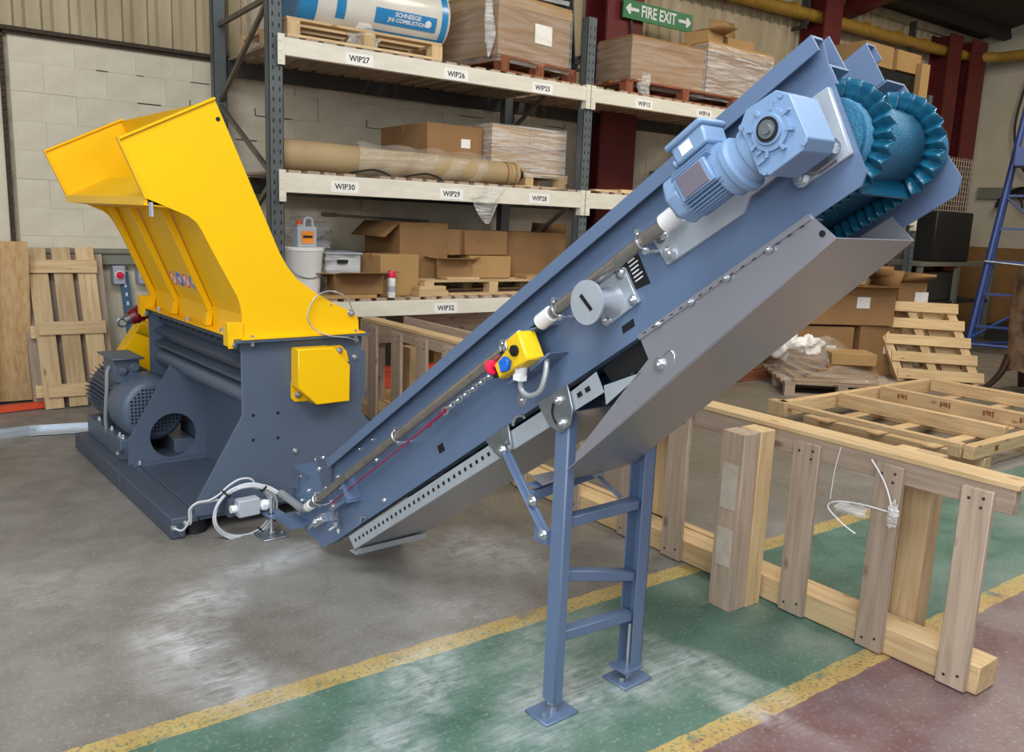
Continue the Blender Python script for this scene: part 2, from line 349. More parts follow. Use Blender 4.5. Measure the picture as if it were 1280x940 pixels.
b=MB(); b.box(-6,16.5,-5,8.2,-.1,0); struct('floor',b,'floor')
# ---- back wall with its painted blocks and cladding
b=MB(); b.box(-3,16.4,8.02,8.25,0,5.05); wb=struct('wall_back',b,'mortar')
b=MB(); b.box(8.0,16.3,8.0,8.03,0,2.96); part('painted_render',b,'wall',wb)
bw,bh=.47,.228
b=MB(); b.box(0,bw-.0013,0,.04,0,bh-.0013); me_block=b.mesh('block','wall')
b=MB(); b.box(0,bw/2-.0013,0,.04,0,bh-.0013); me_half=b.mesh('block','wall')
for r in range(13):
    x=.87; first=True
    while x<8.0:
        half=(first and r%2); first=False; w=bw/2 if half else bw
        j=R.random(); dy=R.uniform(-.0015,.0015)+(.004 if j<.05 else 0)
        piece('block',me_half if half else me_block,wb,(x,7.995+dy,r*bh),(0,0,R.uniform(-.001,.001)))
        x+=w+(.006 if R.random()<.08 else 0)
b=MB()
for k in range(46):
    r=R.choice((2,5,6,8,9,10,11,11,12,12)); x=.95+R.random()*6.0 if k>12 else 1.7+R.random()*.6; l_=R.uniform(.04,.34)
    b.box(x,x+l_,7.989,7.9955,r*bh-.004,r*bh+R.uniform(.001,.005))
    if k%2: xx=x+(0 if k%4==1 else l_); b.box(xx-.003,xx+.003,7.989,7.9955,r*bh,r*bh+R.uniform(.05,bh))
part('open_joint',b,'rust',wb,kind='stuff')
b=MB(); b.box(-3,.80,7.99,8.03,0,2.96); part('painted_render',b,'wall',wb)
b=MB()
for i in range(60):
    z=.05*i; b.box(.80+R.uniform(0,.006),.835,7.965,8.0,z,z+.046)
part('ragged_angle_iron',b,'rust',wb)
b=MB(); b.box(-3,15.6,7.93,8.02,2.955,2.985); b.box(-3,15.6,7.965,8.0,2.93,2.96); part('cladding_sill',b,'rust',wb)
def clad_prof(n,p=.2,d=.035):
    pts=[]
    for i in range(n): 
        x=i*p; pts+=[(x,0),(x+.105,0),(x+.125,d),(x+.18,d)]
    pts.append((n*p,0)); return pts
pr=clad_prof(5); bb=MB(); 
for z0,z1 in ((2.98,5.0),):
    P=[(x,y,z0) for x,y in pr]+[(x,y,z1) for x,y in pr]; n=len(pr); bb.add(P,[(i,i+1,n+i+1,n+i) for i in range(n-1)])
me_cl=bb.mesh('cladding_sheet','clad')
for i in range(19): piece('cladding_sheet',me_cl,wb,(-3+i*1.0,7.96+(i%2)*.0015,0))
b=MB(); b.box(-3,16,7.9,8.0,5.0,5.12); part('eaves_trim',b,'clad',wb)
b=MB(); b.box(16.0,16.25,-4,8.3,0,6.2); wr=struct('wall_right',b,'rwall')
b=MB(); b.box(15.97,16.0,3,7.9,0,1.5); part('hardboard_panel',b,'cardin',wr)
b=MB(); b.box(15.93,15.99,3,7.6,2.35,2.55); part('cable_rail',b,'rail',wr)
b=MB(); b.tube(smooth_path([(15.9,7.0,4.4),(15.88,7.1,3.6),(15.88,6.95,3.0),(15.88,6.7,2.72),(15.88,6.2,2.66),(15.88,5.2,2.75)]),.02); part('wall_cable',b,'black',wr)
b=MB()
for k in range(6):
    rr=.28+.03*k; b.tube([(15.85-.015*k,7.0-.05*k+rr*math.cos(a)*.8,2.2+rr*math.sin(a)*.8) for a in [i*PI/14 for i in range(15)]],.014,6)
part('cable_coils',b,'black',wr)
b=MB(); b.add([(-5,8.2,5.08),(16.3,8.2,5.08),(16.3,-.6,7.0),(-5,-.6,7.0),(-5,8.2,5.2),(16.3,8.2,5.2),(16.3,-.6,7.12),(-5,-.6,7.12)],[(0,1,2,3),(7,6,5,4),(0,4,5,1),(1,5,6,2),(2,6,7,3),(3,7,4,0)])
ce=struct('ceiling',b,'roof')
rz=lambda y:5.08+(8.2-y)*(1.92/8.8)
b=MB(); b.box(-5,16,-.06,.06,-.16,0); me_p=b.mesh('purlin','roof')
for k in range(7): 
    y=7.5-k*1.15; piece('purlin',me_p,ce,(0,y,rz(y)-.01),(-.2,0,0))
b=MB(); b.bar((11.85,8,4.95),(11.85,0,6.7),.2,.3); b.bar((7.6,8,4.95),(7.6,0,6.7),.2,.3); part('rafter',b,'redsteel',ce)
b=MB(); b.bar((16,5.0,5.55),(12.2,7.4,5.1),.12,.08); b.bar((16,6.8,5.2),(13.5,4.0,5.8),.12,.08); part('wind_brace',b,'rail',ce)
def column(n,x0,x1,y0,y1,zt):
    b=MB(); b.box(x0,x1,y0,y0+.03,0,zt); b.box(x0,x1,y1-.03,y1,0,zt); b.box((x0+x1)/2-.02,(x0+x1)/2+.02,y0+.03,y1-.03,0,zt); return struct('trim_%d'%n,b,'redsteel')
column(1,6.74,7.30,7.55,7.94,5.0); column(2,10.80,11.2,7.55,7.94,5.0); column(3,14.35,14.75,7.6,7.94,4.95); column(4,14.98,15.5,7.55,7.94,4.95)
b=MB(); b.tube(smooth_path([(7.02,7.53,5.0),(7.06,7.53,4.2),(7.12,7.53,3.7),(7.08,7.53,3.45),(6.92,7.53,3.0)]),.018); struct('trim_5',b,'rackdark')
b=MB(); b.box(.84,6.9,7.9,7.99,1.14,1.27); b.box(.84,6.9,7.87,7.9,1.235,1.27); struct('trim_6',b,'rail',)
b=MB(); b.box(8,15,7.85,7.98,2.06,2.34); struct('trim_7',b,'rail')
# overhead pipe
t=thing('overhead_pipe','ochre painted pipe running along the cladding below the eaves into the far corner','pipe',(10,7.75,4.66))
b=MB(); b.tube([(5.0,7.75,4.58),(10,7.75,4.64),(14.6,7.75,4.70)]+smooth_path([(15.2,7.72,4.71),(15.55,7.5,4.72),(15.65,7.1,4.72),(15.65,4.5,4.75)],5),.085,12); part('pipe_run',b,'pipe',t)
for x in (6.4,7.9,9.4,10.3,11.2,12.1,13.0,13.8,14.6):
    b=MB(); b.cyl((x,7.75,4.60+(x-5)*.0125),(x+.05,7.75,4.60+(x-5)*.0125),.1,n=14); part('pipe_collar',b,'pipe',t)
for x in (10.6,13.4):
    b=MB(); b.box(x,x+.04,7.72,7.95,4.45,4.5); b.box(x,x+.04,7.7,7.8,4.5,5.0); part('pipe_hanger',b,'rackdark',t)
# isolators
for i,(x,lb) in enumerate(((1.53,'grey isolator switch box with round red handle on wall left of shredder hopper'),(1.73,'grey isolator switch box half hidden by the yellow hopper edge'))):
    t=thing('isolator_switch',lb,'switch',(x,7.9,.97))
    b=MB(); b.box(x,x+.1,7.86,7.99,.97,1.13); part('enclosure',b,'lgrey',t,bevel=.006)
    b=MB(); b.cyl((x+.05,7.86,1.05),(x+.05,7.85,1.05),.038); part('bezel',b,'white',t)
    b=MB(); b.cyl((x+.05,7.85,1.05),(x+.05,7.835,1.05),.030); b.box(x+.02,x+.08,7.82,7.84,1.04,1.06); part('handle',b,'red',t)
b=MB(); b.box(1.56,1.575,7.97,7.99,1.13,1.2); b.box(1.77,1.785,7.97,7.99,1.13,1.2); single('conduit_stub',b,'lgrey','short grey conduit stubs feeding the isolator switches','conduit',(1.57,7.98,1.13))
# fire exit sign
t=thing('fire_exit_sign','long green sign reading FIRE EXIT with arrows both ways on cladding','sign',(7.47,7.5,4.06))
e=(8.54-7.37)/2
b=MB(); b.box(6.92,8.06,7.49,7.51,3.965,4.165); part('sign_board',b,mat('sign_green','1E7A44',.4,0,.05),t)
text('lettering','FIRE EXIT',.175,(7.49,7.488,4.065),(1,0,0),(0,0,1),'white',t,bold=.004,sx=.80)
for s in (-1,1):
    b=MB(); cx=7.49+s*.44; q=lambda x,z,d:(cx+s*x,7.482+d,4.066+z)
    b.prism([(-.11,-.018),(-.11,.018),(.02,.018),(.02,.055),(.045,.055),(.10,0),(.045,-.055),(.02,-.055),(.02,-.018)],0,.006,q); part('arrow',b,'white',t)

# ================================================================== PALLET RACK
RX=[2.435,5.535,8.635,11.735]; RF,RB=6.40,7.80; LV=[(.80,.93),(1.79,1.94),(2.795,2.925)]
rack=thing('pallet_rack','grey-green and white pallet racking of three bays along the back wall','racking',(7.0,7.1,0))
for i,x in enumerate(RX):
    zt=4.9 if i==0 else 3.56
    for y0 in (RF,RB-.09):
        b=MB(); h=.055
        # rolled post: front face with two slot rows, two returns
        b.box(x-h,x+h,y0,y0+.004,0,zt); b.box(x-h,x-h+.004,y0,y0+.09,0,zt); b.box(x+h-.004,x+h,y0,y0+.09,0,zt); b.box(x-h,x-h+.03,y0+.086,y0+.09,0,zt); b.box(x+h-.03,x+h,y0+.086,y0+.09,0,zt); b.box(x-.07,x+.07,y0-.03,y0+.12,0,.008)
        po=part('upright_post',b,'rackblue',rack)
        if y0==RF:
            b=MB()
            for k in range(int((zt-.1)/.076)):
                z=.1+k*.076
                for s in (-.028,.022):
                    if z>LV[-1][1]+.0 or True: b.box(x+s,x+s+.010,y0-.0015,y0,z,z+.030)
            part('slot_row',b,'darkin',po)
    b=MB()
    z=.2; k=0
    a,c=RF+.06,RB-.04
    part_z=[(a,.25,c,.25),(a,.25,c,1.15),(c,1.15,a,1.9),(a,1.9,c,2.55),(c,2.55,a,3.25),(c,3.2,a,3.22)]
    if i==0: part_z+=[(a,3.25,c,4.1)]
    for (ya,za,yb,zb) in part_z:
        b=MB(); b.bar((x,ya,za),(x,yb,zb),.035,.03,(1,0,0)); part('frame_brace',b,'brace',rack)
for bay in range(3):
    x0,x1=RX[bay]+.055,RX[bay+1]-.055
    for li,(z0,z1) in enumerate(LV):
        b=MB(); b.box(x0,x1,RF-.022,RF+.03,z0,z1); bm_=part('front_beam',b,'rackwhite',rack,bevel=.004)
        b=MB(); b.box(x0,x1,RB-.03,RB+.01,z0,z1); part('rear_beam',b,'rackdark',rack)
        for s,xx in ((-1,x0),(1,x1)):
            b=MB(); b.box(xx-.004,xx+.004,RF-.03,RF+.04,z0-.07,z1+.02); b.box(min(xx,xx-s*-.05)-.0,max(xx,xx+s*.05),RF-.028,RF-.022,z0-.07,z1+.02)
            for kk in range(3): b.cyl((xx+s*.03,RF-.028,z0-.04+kk*.07),(xx+s*.03,RF-.034,z0-.04+kk*.07),.008,n=8)
            part('beam_connector',b,'rackwhite',bm_)
b=MB(); b.box(-.05,.05,0,1.36,0,.022); me_deck=b.mesh('deck_board','oldy')
for bay in range(3):
    for li,(z0,z1) in enumerate(LV):
        for k in range(19):
            x=RX[bay]+.14+k*.157
            if R.random()<.04: continue
            piece('deck_board',me_deck,rack,(x-7.0+R.uniform(-.012,.012),RF-7.1+.02+R.uniform(-.02,.01),z1+.001),(0,0,R.uniform(-.012,.012)))
for s,x,z in (('WIP27',3.106,2.845),('WIP26',4.01,2.845),('WIP25',4.948,2.845),('WIP15',6.252,2.845),('WIP14',7.15,2.845),('WIP30',2.986,1.855),('WIP29',3.993,1.85),('WIP28',4.967,1.855),('WIP32',3.964,.853)):
    b=MB(); b.box(x-.12,x+.12,RF-.0245,RF-.022,z-.045,z+.045); lp=part('location_label',b,'label',rack)
    text('lettering',s,.062,(x,RF-.0248,z),(1,0,0),(0,0,1),'ink',lp,bold=.0012)
# ================================================================== SHREDDER (frame turned by MR)
MR=0.0561260513
XZ=lambda a,c,d:(a,d,c)       # outline in x/z, depth along y
YZ=lambda a,c,d:(d,a,c)       # outline in y/z, depth along x
sh=thing('shredder','blue-grey industrial shredder with tall yellow hopper leaning left','shredder',(1.9,5.1,0),MR)
# --- base
b=MB(); b.box(1.265,1.400,4.134,6.14,.075,.112); b.box(1.265,1.335,4.136,6.14,.005,.0745); base=part('base_frame',b,'greyd',sh,bevel=.004,label='dark blue-grey low base frame')
b=MB(); b.box(1.404,2.62,4.145,6.14,.075,.113); b.box(2.55,2.62,4.145,6.1,.0,.075); part('deck_plate',b,'greyd',base,bevel=.003)
b=MB(); b.box(1.262,1.266,5.05,5.06,.02,.11); part('weld_seam',b,'grey',base)
for x,y in ((1.405,4.215),(2.3,4.25),(2.3,5.9)):
    b=MB(); b.cyl((x,y,0),(x,y,.075),.062,.058,20); b.cyl((x,y,.03),(x,y,.04),.066,n=20); part('rubber_foot',b,'black',base)
b=MB(); b.cyl((1.272,4.13,.07),(1.272,4.118,.07),.014,n=10); part('cable_gland',b,'bolt',base); b=MB(); b.cyl((1.33,4.13,.085),(1.33,4.118,.085),.014,n=10); part('cable_gland',b,'bolt',base)
# --- front end panel
P=[(1.641,.985),(2.336,.985),(2.336,.54),(2.40,.46),(2.62,.26),(2.62,.075),(1.383,.100),(1.383,.161),(1.641,.600)]
b=MB(); b.prism(P,4.135,4.15,XZ); ep=part('end_panel',b,'grey',sh,bevel=.002)
b=MB(); b.box(1.60,2.36,4.09,4.16,.985,.999); part('top_flange',b,'grey',ep)
b=MB(); b.box(2.336,2.362,4.14,4.16,.62,.89); part('edge_tab',b,'grey',ep)
b=MB()
for x,z in ((1.698,.595),(1.695,.462),(1.834,.592),(1.832,.456)): b.cyl((x,4.1345,z),(x,4.134,z),.009,n=10)
part('tapped_hole',b,'darkin',ep)
for x,z in ((1.93,.37),(2.30,.955),(2.29,.86)):
    b=MB(); bolt(b,(x,4.135,z),(0,-1,0),.011,.012); part('bolt',b,'bolt',ep)
for x in (1.69,2.28):
    b=MB(); bolt(b,(x,4.11,1.004),(0,0,1),.012,.01); b.cyl((x,4.11,.985),(x,4.11,.965),.012,n=6); part('bolt',b,'bolt',ep)
# --- far end panel
P=[(1.62,.985),(2.336,.985),(2.336,.1),(1.80,.1),(1.80,.40),(1.62,.55)]
b=MB(); b.prism(P,5.60,5.615,XZ); part('end_panel',b,'grey',sh,bevel=.002)
# --- cutting chamber between the panels
b=MB(); b.box(1.82,1.84,4.15,5.60,.11,.99); b.box(2.32,2.336,4.15,5.6,.11,.99); part('rear_wall',b,'grey',sh)
b=MB(); b.prism([(1.655,.985),(1.67,.985),(1.72,.90),(1.705,.90)],4.15,5.6,XZ); b.box(1.63,1.80,4.15,5.6,.975,.99); part('louvre',b,'greyd',sh)
b=MB(); b.prism([(1.645,.862),(1.66,.875),(1.80,.93),(1.80,.91)],4.15,5.6,XZ); part('louvre',b,'greyd',sh)
b=MB(); b.prism([(1.645,.775),(1.645,.79),(1.80,.84),(1.80,.80)],4.15,5.6,XZ); part('louvre',b,'greyd',sh)
b=MB(); b.prism([(1.70,.73),(1.72,.90),(1.735,.90),(1.80,.73)],4.15,5.6,XZ); part('inner_skin',b,'greyd',sh)
b=MB(); b.cyl((1.70,4.15,.69),(1.70,5.6,.69),.052,n=28); b.box(1.70,1.82,4.15,5.6,.70,.735); part('roller_housing',b,'grey',sh)
b=MB()
for k in range(13): b.box(1.665,1.672,4.3+k*.1,4.345+k*.1,.945,.95)
part('slot_row',b,'darkin',sh)
# --- motor guard plate with round hole
def plate_hole(out,c,r,y0,y1,n=40):
    bm=bmesh.new(); bb=MB()
    import math as m
    ring=[(c[0]+r*m.cos(2*PI*i/n),c[1]+r*m.sin(2*PI*i/n)) for i in range(n)]
    # match each ring vertex to a point on the outline along its ray
    def hit(a):
        dx,dz=m.cos(a),m.sin(a); best=None
        for i in range(len(out)):
            p,q=out[i],out[(i+1)%len(out)]; ex,ez=q[0]-p[0],q[1]-p[1]; det=dx*(-ez)+ex*dz
            if abs(det)<1e-9: continue
            wx,wz=p[0]-c[0],p[1]-c[1]; t=(wx*(-ez)+ex*wz)/det; s=(dx*wz-dz*wx)/det
            if t>0 and -1e-6<=s<=1+1e-6 and (best is None or t<best): best=t
        return (c[0]+dx*best,c[1]+dz*best)
    an=sorted([2*PI*i/n for i in range(n)]+[m.atan2(p[1]-c[1],p[0]-c[0])%(2*PI) for p in out])
    ri=[(c[0]+r*m.cos(a),c[1]+r*m.sin(a)) for a in an]; ro=[hit(a) for a in an]; k=len(an)
    for y in (y0,y1): bb.v+=[(p[0],y,p[1]) for p in ri]+[(p[0],y,p[1]) for p in ro]
    for i in range(k):
        j=(i+1)%k
        bb.f+=[(i,j,k+j,k+i),(2*k+i,2*k+j,3*k+j,3*k+i),(i,j,2*k+j,2*k+i),(k+i,k+j,3*k+j,3*k+i)]
    bm.free(); return bb
b=plate_hole([(1.344,.113),(1.354,.272),(1.540,.589),(1.609,.70),(1.66,.66),(1.823,.56),(1.823,.113)],(1.612,.268),.138,5.165,5.18)
gp=part('guard_plate',b,'grey',sh)
b=MB(); b.box(1.36,1.82,5.12,5.165,.113,.125); part('foot_flange',b,'grey',gp)
b=MB(); bolt(b,(1.40,5.13,.125),(0,0,1),.012,.014); part('bolt',b,'bolt',gp)
b=MB(); b.box(1.806,1.83,4.5,5.6,.113,.70); part('side_wall',b,'grey',gp)
# --- electric motor lying along y
mo=bpy.data.objects.new('electric_motor',None); COL.objects.link(mo); mo.parent=sh
def cub(name,b,m,p,**k): return part(name,b,m,p,**k)
cx,cz=1.545,.405
b=MB(); b.lathe((cx,5.30,cz),(0,1,0),[(0,.150),(.012,.178),(.035,.196),(.07,.205),(.26,.205)],40)
part('fan_cowl',b,'grey',mo)
b=MB()
for i in range(-7,8):
    for j in range(-7,8):
        x,z=i*.022,j*.022; r=math.hypot(x,z)
        if .05<r<.148 or r<.02: b.box(cx+x-.006,cx+x+.006,5.2975,5.2995,cz+z-.006,cz+z+.006)
part('grille_hole',b,'darkin',mo,kind='stuff')
b=MB(); b.cyl((cx,5.56,cz),(cx,6.17,cz),.165,n=36)
for k in range(44):
    a=2*PI*k/44; d=Vector((math.cos(a),0,math.sin(a))); b.obox(Vector((cx,5.86,cz))+d*.178,(d,(0,1,0),d.cross(Vector((0,1,0)))),(.022,.29,.0025))
part('finned_body',b,'grey',mo)
b=MB(); b.box(cx-.17,cx-.02,5.5,5.75,.555,.70); b.prism([(cx-.19,.70),(cx+.0,.70),(cx+.0,.715),(cx-.20,.715)],5.46,5.80,XZ); b.cyl((cx-.05,5.5,.65),(cx-.05,5.485,.65),.03,n=16); b.cyl((cx-.12,5.5,.63),(cx-.12,5.48,.63),.026,n=16); tb=part('terminal_box',b,'grey',mo,bevel=.006)
b=MB(); b.cyl((cx-.12,5.485,.64),(cx-.12,5.47,.64),.016,n=10); part('gland_plug',b,'bolt',tb)
b=MB(); b.box(1.34,1.46,5.30,6.1,.113,.24); b.box(1.66,1.78,5.3,6.1,.113,.2)
part('mounting_rail',b,'grey',mo,bevel=.004)
for y in (5.35,5.42,5.6,5.9):
    b=MB(); bolt(b,(1.37,y,.24),(0,0,1),.013,.014); part('bolt',b,'bolt',mo)
b=MB(); b.cyl((1.34,5.28,.19),(1.30,5.22,.185),.01,n=8); part('jacking_bolt',b,'bolt',mo)
b=MB(); b.tube(smooth_path([(1.40,5.62,.66),(1.36,5.6,.62),(1.345,5.58,.5),(1.34,5.62,.3),(1.36,5.66,.16)]),.012,8); part('conduit',b,'pvc',mo)
# --- yellow belt guard behind the motor
b=MB(); b.prism([(1.395,.315),(1.455,.265),(1.52,.30),(1.82,.50),(1.82,.86),(1.76,.865)],6.20,6.34,XZ); part('belt_guard',b,'yellow',sh,bevel=.004,label='yellow sloping belt guard')
b=MB(); b.cyl((1.66,6.0,.84),(1.80,6.0,.78),.05,n=14); part('drive_cover',b,'yellow',sh)
# --- yellow cover box on the end panel
b=MB(); b.prism([(1.908,.942),(2.111,.940),(2.212,.837),(2.210,.634),(2.011,.634),(1.907,.733)],4.04,4.132,XZ); cb=part('cover_box',b,'yellow',sh,bevel=.005,label='yellow chamfered cover box')
b=MB(); b.prism([(1.907,.75),(1.907,.665),(1.925,.645),(2.03,.64),(2.03,.75)],4.127,4.134,XZ); part('mounting_lug',b,'yellow',cb); b=MB(); b.prism([(2.1,.935),(2.20,.935),(2.235,.90),(2.25,.84),(2.15,.84)],4.127,4.134,XZ); part('mounting_lug',b,'yellow',cb)
for x,z in ((1.945,.682),(2.190,.905)):
    b=MB(); bolt(b,(x,4.127,z),(0,-1,0),.014,.012); part('bolt',b,'bolt',cb)
# --- hopper
hp=bpy.data.objects.new('hopper',None); COL.objects.link(hp); hp.parent=sh; hp['label']='tall yellow sheet steel hopper leaning left'
SIDE=[(1.098,1.935),(1.536,2.158),(1.836,1.475),(1.857,1.428),(1.895,1.365),(1.945,1.303),(2.045,1.232),(2.15,1.170),(2.256,1.122),(2.295,1.10),(2.312,1.070),(2.316,1.002),(1.646,1.002),(1.648,1.110),(1.642,1.160),(1.629,1.211),(1.560,1.340),(1.495,1.465),(1.455,1.545),(1.432,1.580),(1.395,1.608),(1.208,1.681)]
Y0,Y1=4.135,5.68
b=MB(); b.prism(SIDE,Y0,Y0+.006,XZ); spn=part('side_panel',b,'yellow',hp)
b=MB(); b.prism([(1.098,1.935),(1.536,2.158),(1.532,2.168),(1.090,1.942)],Y0-.012,Y0+.02,XZ); b.prism([(1.098,1.935),(1.208,1.681),(1.200,1.678),(1.090,1.940)],Y0-.010,Y0+.02,XZ); part('folded_rim',b,'yellow',spn)
b=MB(); b.cyl((1.549,Y0-.001,2.068),(1.549,Y0+.001,2.068),.011,n=14); part('lifting_hole',b,'darkin',spn)
b=MB(); b.box(1.63,2.33,Y0-.05,Y0+.03,1.0,1.008); part('bottom_flange',b,'yellow',spn)
b=MB(); b.prism(SIDE,Y1,Y1+.006,XZ); spf=part('side_panel',b,'yellow',hp)
b=MB(); b.prism([(1.098,1.935),(1.536,2.158),(1.532,2.168),(1.090,1.942)],Y1-.015,Y1+.016,XZ); b.prism([(1.098,1.935),(1.208,1.681),(1.200,1.678),(1.090,1.940)],Y1-.015,Y1+.016,XZ); part('folded_rim',b,'yellow',spf)
def strip(path,y0,y1,t):   # thick bent sheet following an x/z path
    pts=[Vector((p[0],p[1])) for p in path]; L_=[]; R_=[]
    for i,p in enumerate(pts):
        d=(pts[min(i+1,len(pts)-1)]-pts[max(i-1,0)]).normalized(); n=Vector((-d.y,d.x)); L_.append(p+n*t/2); R_.append(p-n*t/2)
    bb=MB(); n=len(pts)
    for i in range(n-1): bb.prism([L_[i],L_[i+1],R_[i+1],R_[i]],y0+.0065,y1-.0005,XZ)
    return bb
part('back_panel',strip([(q[0]-.006,q[1]-.006) for q in SIDE[1:12]],Y0,Y1,.006),'yellow',hp)
part('mouth_floor',strip([(1.203,1.683),(1.42,1.80),(1.50,1.60),(1.70,1.10)],Y0,Y1,.006),'yellow',hp)
b=MB(); b.prism([(1.197,1.650),(1.212,1.650),(1.216,1.690),(1.201,1.690)],Y0+.007,Y1-.001,XZ); b.prism([(1.212,1.650),(1.46,1.63),(1.46,1.636),(1.212,1.656)],Y0+.007,Y1-.001,XZ); part('mouth_lip',b,'yellow',hp)
part('ribbed_panel',strip([(1.46,1.64),(1.668,1.12),(1.668,1.01),(1.60,1.008)],Y0,Y1,.006),'yellow',hp)
for y in (4.60,5.16,5.60):
    part('rib',strip([(1.425,1.64),(1.652,1.10),(1.640,1.015)],y-.02,y+.02,.035),'yellow',hp,bevel=.003)
for y in (4.16,5.62):
    b=MB(); b.box(1.57,1.65,y-.03,y+.03,1.075,1.085); b.box(1.57,1.578,y-.03,y+.03,.965,1.08); b.box(1.57,1.65,y-.035,y-.028,1.0,1.085); b.box(1.57,1.60,y-.036,y-.029,.955,1.01)
    br=part('hinge_bracket',b,'yellow',hp,bevel=.002)
    b=MB(); bolt(b,(1.60,y-.03,.975),(0,-1,0),.014,.012); part('bolt',b,'bolt',br)
for y in (4.35,4.88,5.4):
    b=MB(); bolt(b,(1.625,y,1.012),(0,0,1),.012,.016); part('bolt',b,'bolt',hp)
b=MB(); bolt(b,(2.265,4.135,1.11),(0,-1,0),.014,.02); part('bolt',b,'bolt',hp)
b=MB(); bolt(b,(2.14,4.135,1.16),(0,-1,0),.006,.004,False); part('rivet',b,'bolt',hp)
b=MB(); b.box(1.215,1.225,4.10,4.134,1.60,1.665); part('locking_tab',b,'lgrey',hp)
b=MB(); b.tube(smooth_path([(2.265,4.115,1.11),(2.235,4.105,1.185),(2.172,4.10,1.225),(2.10,4.10,1.235),(2.03,4.10,1.20),(1.99,4.10,1.11),(2.02,4.09,1.04),(2.10,4.075,1.0),(2.22,4.09,.98),(2.29,4.11,.955)],6),.004,6); part('safety_wire',b,'pvc',hp)
# round safety decals on the ribbed panel
dd=Vector((1.668-1.46,0,1.12-1.64)).normalized(); nn=Vector((-dd.z,0,dd.x)); nn=-nn if nn.x>0 else nn
for i,(y,ring,mid) in enumerate(((5.07,'red','white'),(4.96,'white','bluep'),(4.85,'red','white'),(4.74,'white','bluep'))):
    c=Vector((1.46,y,1.64))+dd*.43+nn*.005
    b=MB(); b.cyl(c,c+nn*.001,.048,n=24); dc=part('safety_decal',b,'white',hp,label='round safety sign sticker')
    b=MB(); b.cyl(c+nn*.001,c+nn*.0016,.045,n=24); part('decal_ring',b,'red' if ring=='red' else 'bluep',dc)
    b=MB(); b.cyl(c+nn*.0016,c+nn*.0022,.033,n=24) if ring=='red' else b.cyl(c+nn*.0016,c+nn*.0022,.02,n=10); part('decal_symbol',b,'white',dc)
    if ring=='red': 
        b=MB(); b.bar(c+nn*.0026+Vector((0,-.024,-.0))-dd*.024,c+nn*.0026+Vector((0,.024,0))+dd*.024,.008,.0006,nn); part('decal_bar',b,'red',dc)
# damper strut with eye
a=Vector((1.66,5.74,.985)); c=Vector((1.525,5.74,.918)); d=(c-a).normalized()
b=MB(); b.lathe(a,d,[(0,.045),(.02,.050),(.03,.058),(.045,.050),(.06,.058),(.075,.050),(.09,.058),(.105,.050),(.13,.046)],20); dm=part('buffer_strut',b,'dred',hp,label='dark red ribbed buffer')
b=MB(); b.cyl(a+d*.13,a+d*.165,.032,n=14); 
e_=a+d*.185; b.tube([e_+Vector((math.cos(t_)*.026,0,math.sin(t_)*.026)) for t_ in [i*2*PI/16 for i in range(17)]],.009,8); part('eye_bolt',b,'zincd',dm)
# junction box, coil and leads on the front
b=MB(); b.box(1.53,1.645,3.93,3.99,.125,.215); jb=part('junction_box',b,'lgrey',sh,bevel=.006,label='light grey junction box')
b=MB(); b.cyl((1.645,3.96,.165),(1.70,3.96,.160),.024,n=12); b.cyl((1.66,3.96,.165),(1.685,3.96,.162),.030,n=6); part('cable_gland',b,'white',jb); b=MB(); b.cyl((1.53,3.96,.17),(1.50,3.96,.17),.02,n=10); part('cable_gland',b,'white',jb)
b=MB(); b.box(1.50,1.53,3.985,4.135,.12,.22); part('box_bracket',b,'greyd',jb)
for k in range(4):
    rr=.150+.007*k; b=MB(); cc=Vector((1.585+.003*k,4.01-.012*(k%2),.128))
    b.tube([cc+Vector((rr*math.cos(t_)*.98,.006*math.sin(3*t_+k),rr*math.sin(t_)*.86+(.004*math.sin(2*t_)))) for t_ in [i*2*PI/36 for i in range(37)]],.0055,8,False)
    part('cable_loop',b,'cable',sh)
for t_ in (2.2,.9,-.5,-1.0):
    cc=Vector((1.588,4.0,.128)); q=cc+Vector((.16*math.cos(t_),0,.14*math.sin(t_))); rd=Vector((math.cos(t_),0,math.sin(t_)*.88)).normalized()
    b=MB(); b.bar(q-rd*.020,q+rd*.020,.008,.036,(0,1,0)); part('cable_tie',b,'black',sh)
b=MB()
b.tube(smooth_path([(1.272,4.118,.07),(1.30,4.08,.065),(1.325,4.05,.12),(1.325,4.04,.18),(1.36,4.03,.212),(1.42,4.03,.214),(1.47,4.03,.235),(1.52,4.03,.272),(1.58,4.03,.297),(1.64,4.03,.285),(1.665,4.03,.23)],6),.0055,8)
b.tube(smooth_path([(1.33,4.118,.085),(1.335,4.06,.10),(1.338,4.05,.18),(1.37,4.04,.205),(1.42,4.04,.203),(1.47,4.04,.205)],6),.0055,8)
part('lead_cable',b,'cable',sh)
b=MB()
for k in (-1,0,1): b.tube(smooth_path([(1.55,4.0,.262),(1.62,4.0,.270),(1.70,3.99,.245+k*.006),(1.75,3.95,.215+k*.006),(1.765,3.82,.215)],6),.0055,8)
part('lead_cable',b,'cable',sh)
b=MB(); b.tube(smooth_path([(1.758,3.94,.215),(1.765,3.82,.205),(1.76,3.70,.205),(1.74,3.60,.243)],6),[.02]*10+[.022]*9,10); part('cable_sleeve',b,'pvc',sh)
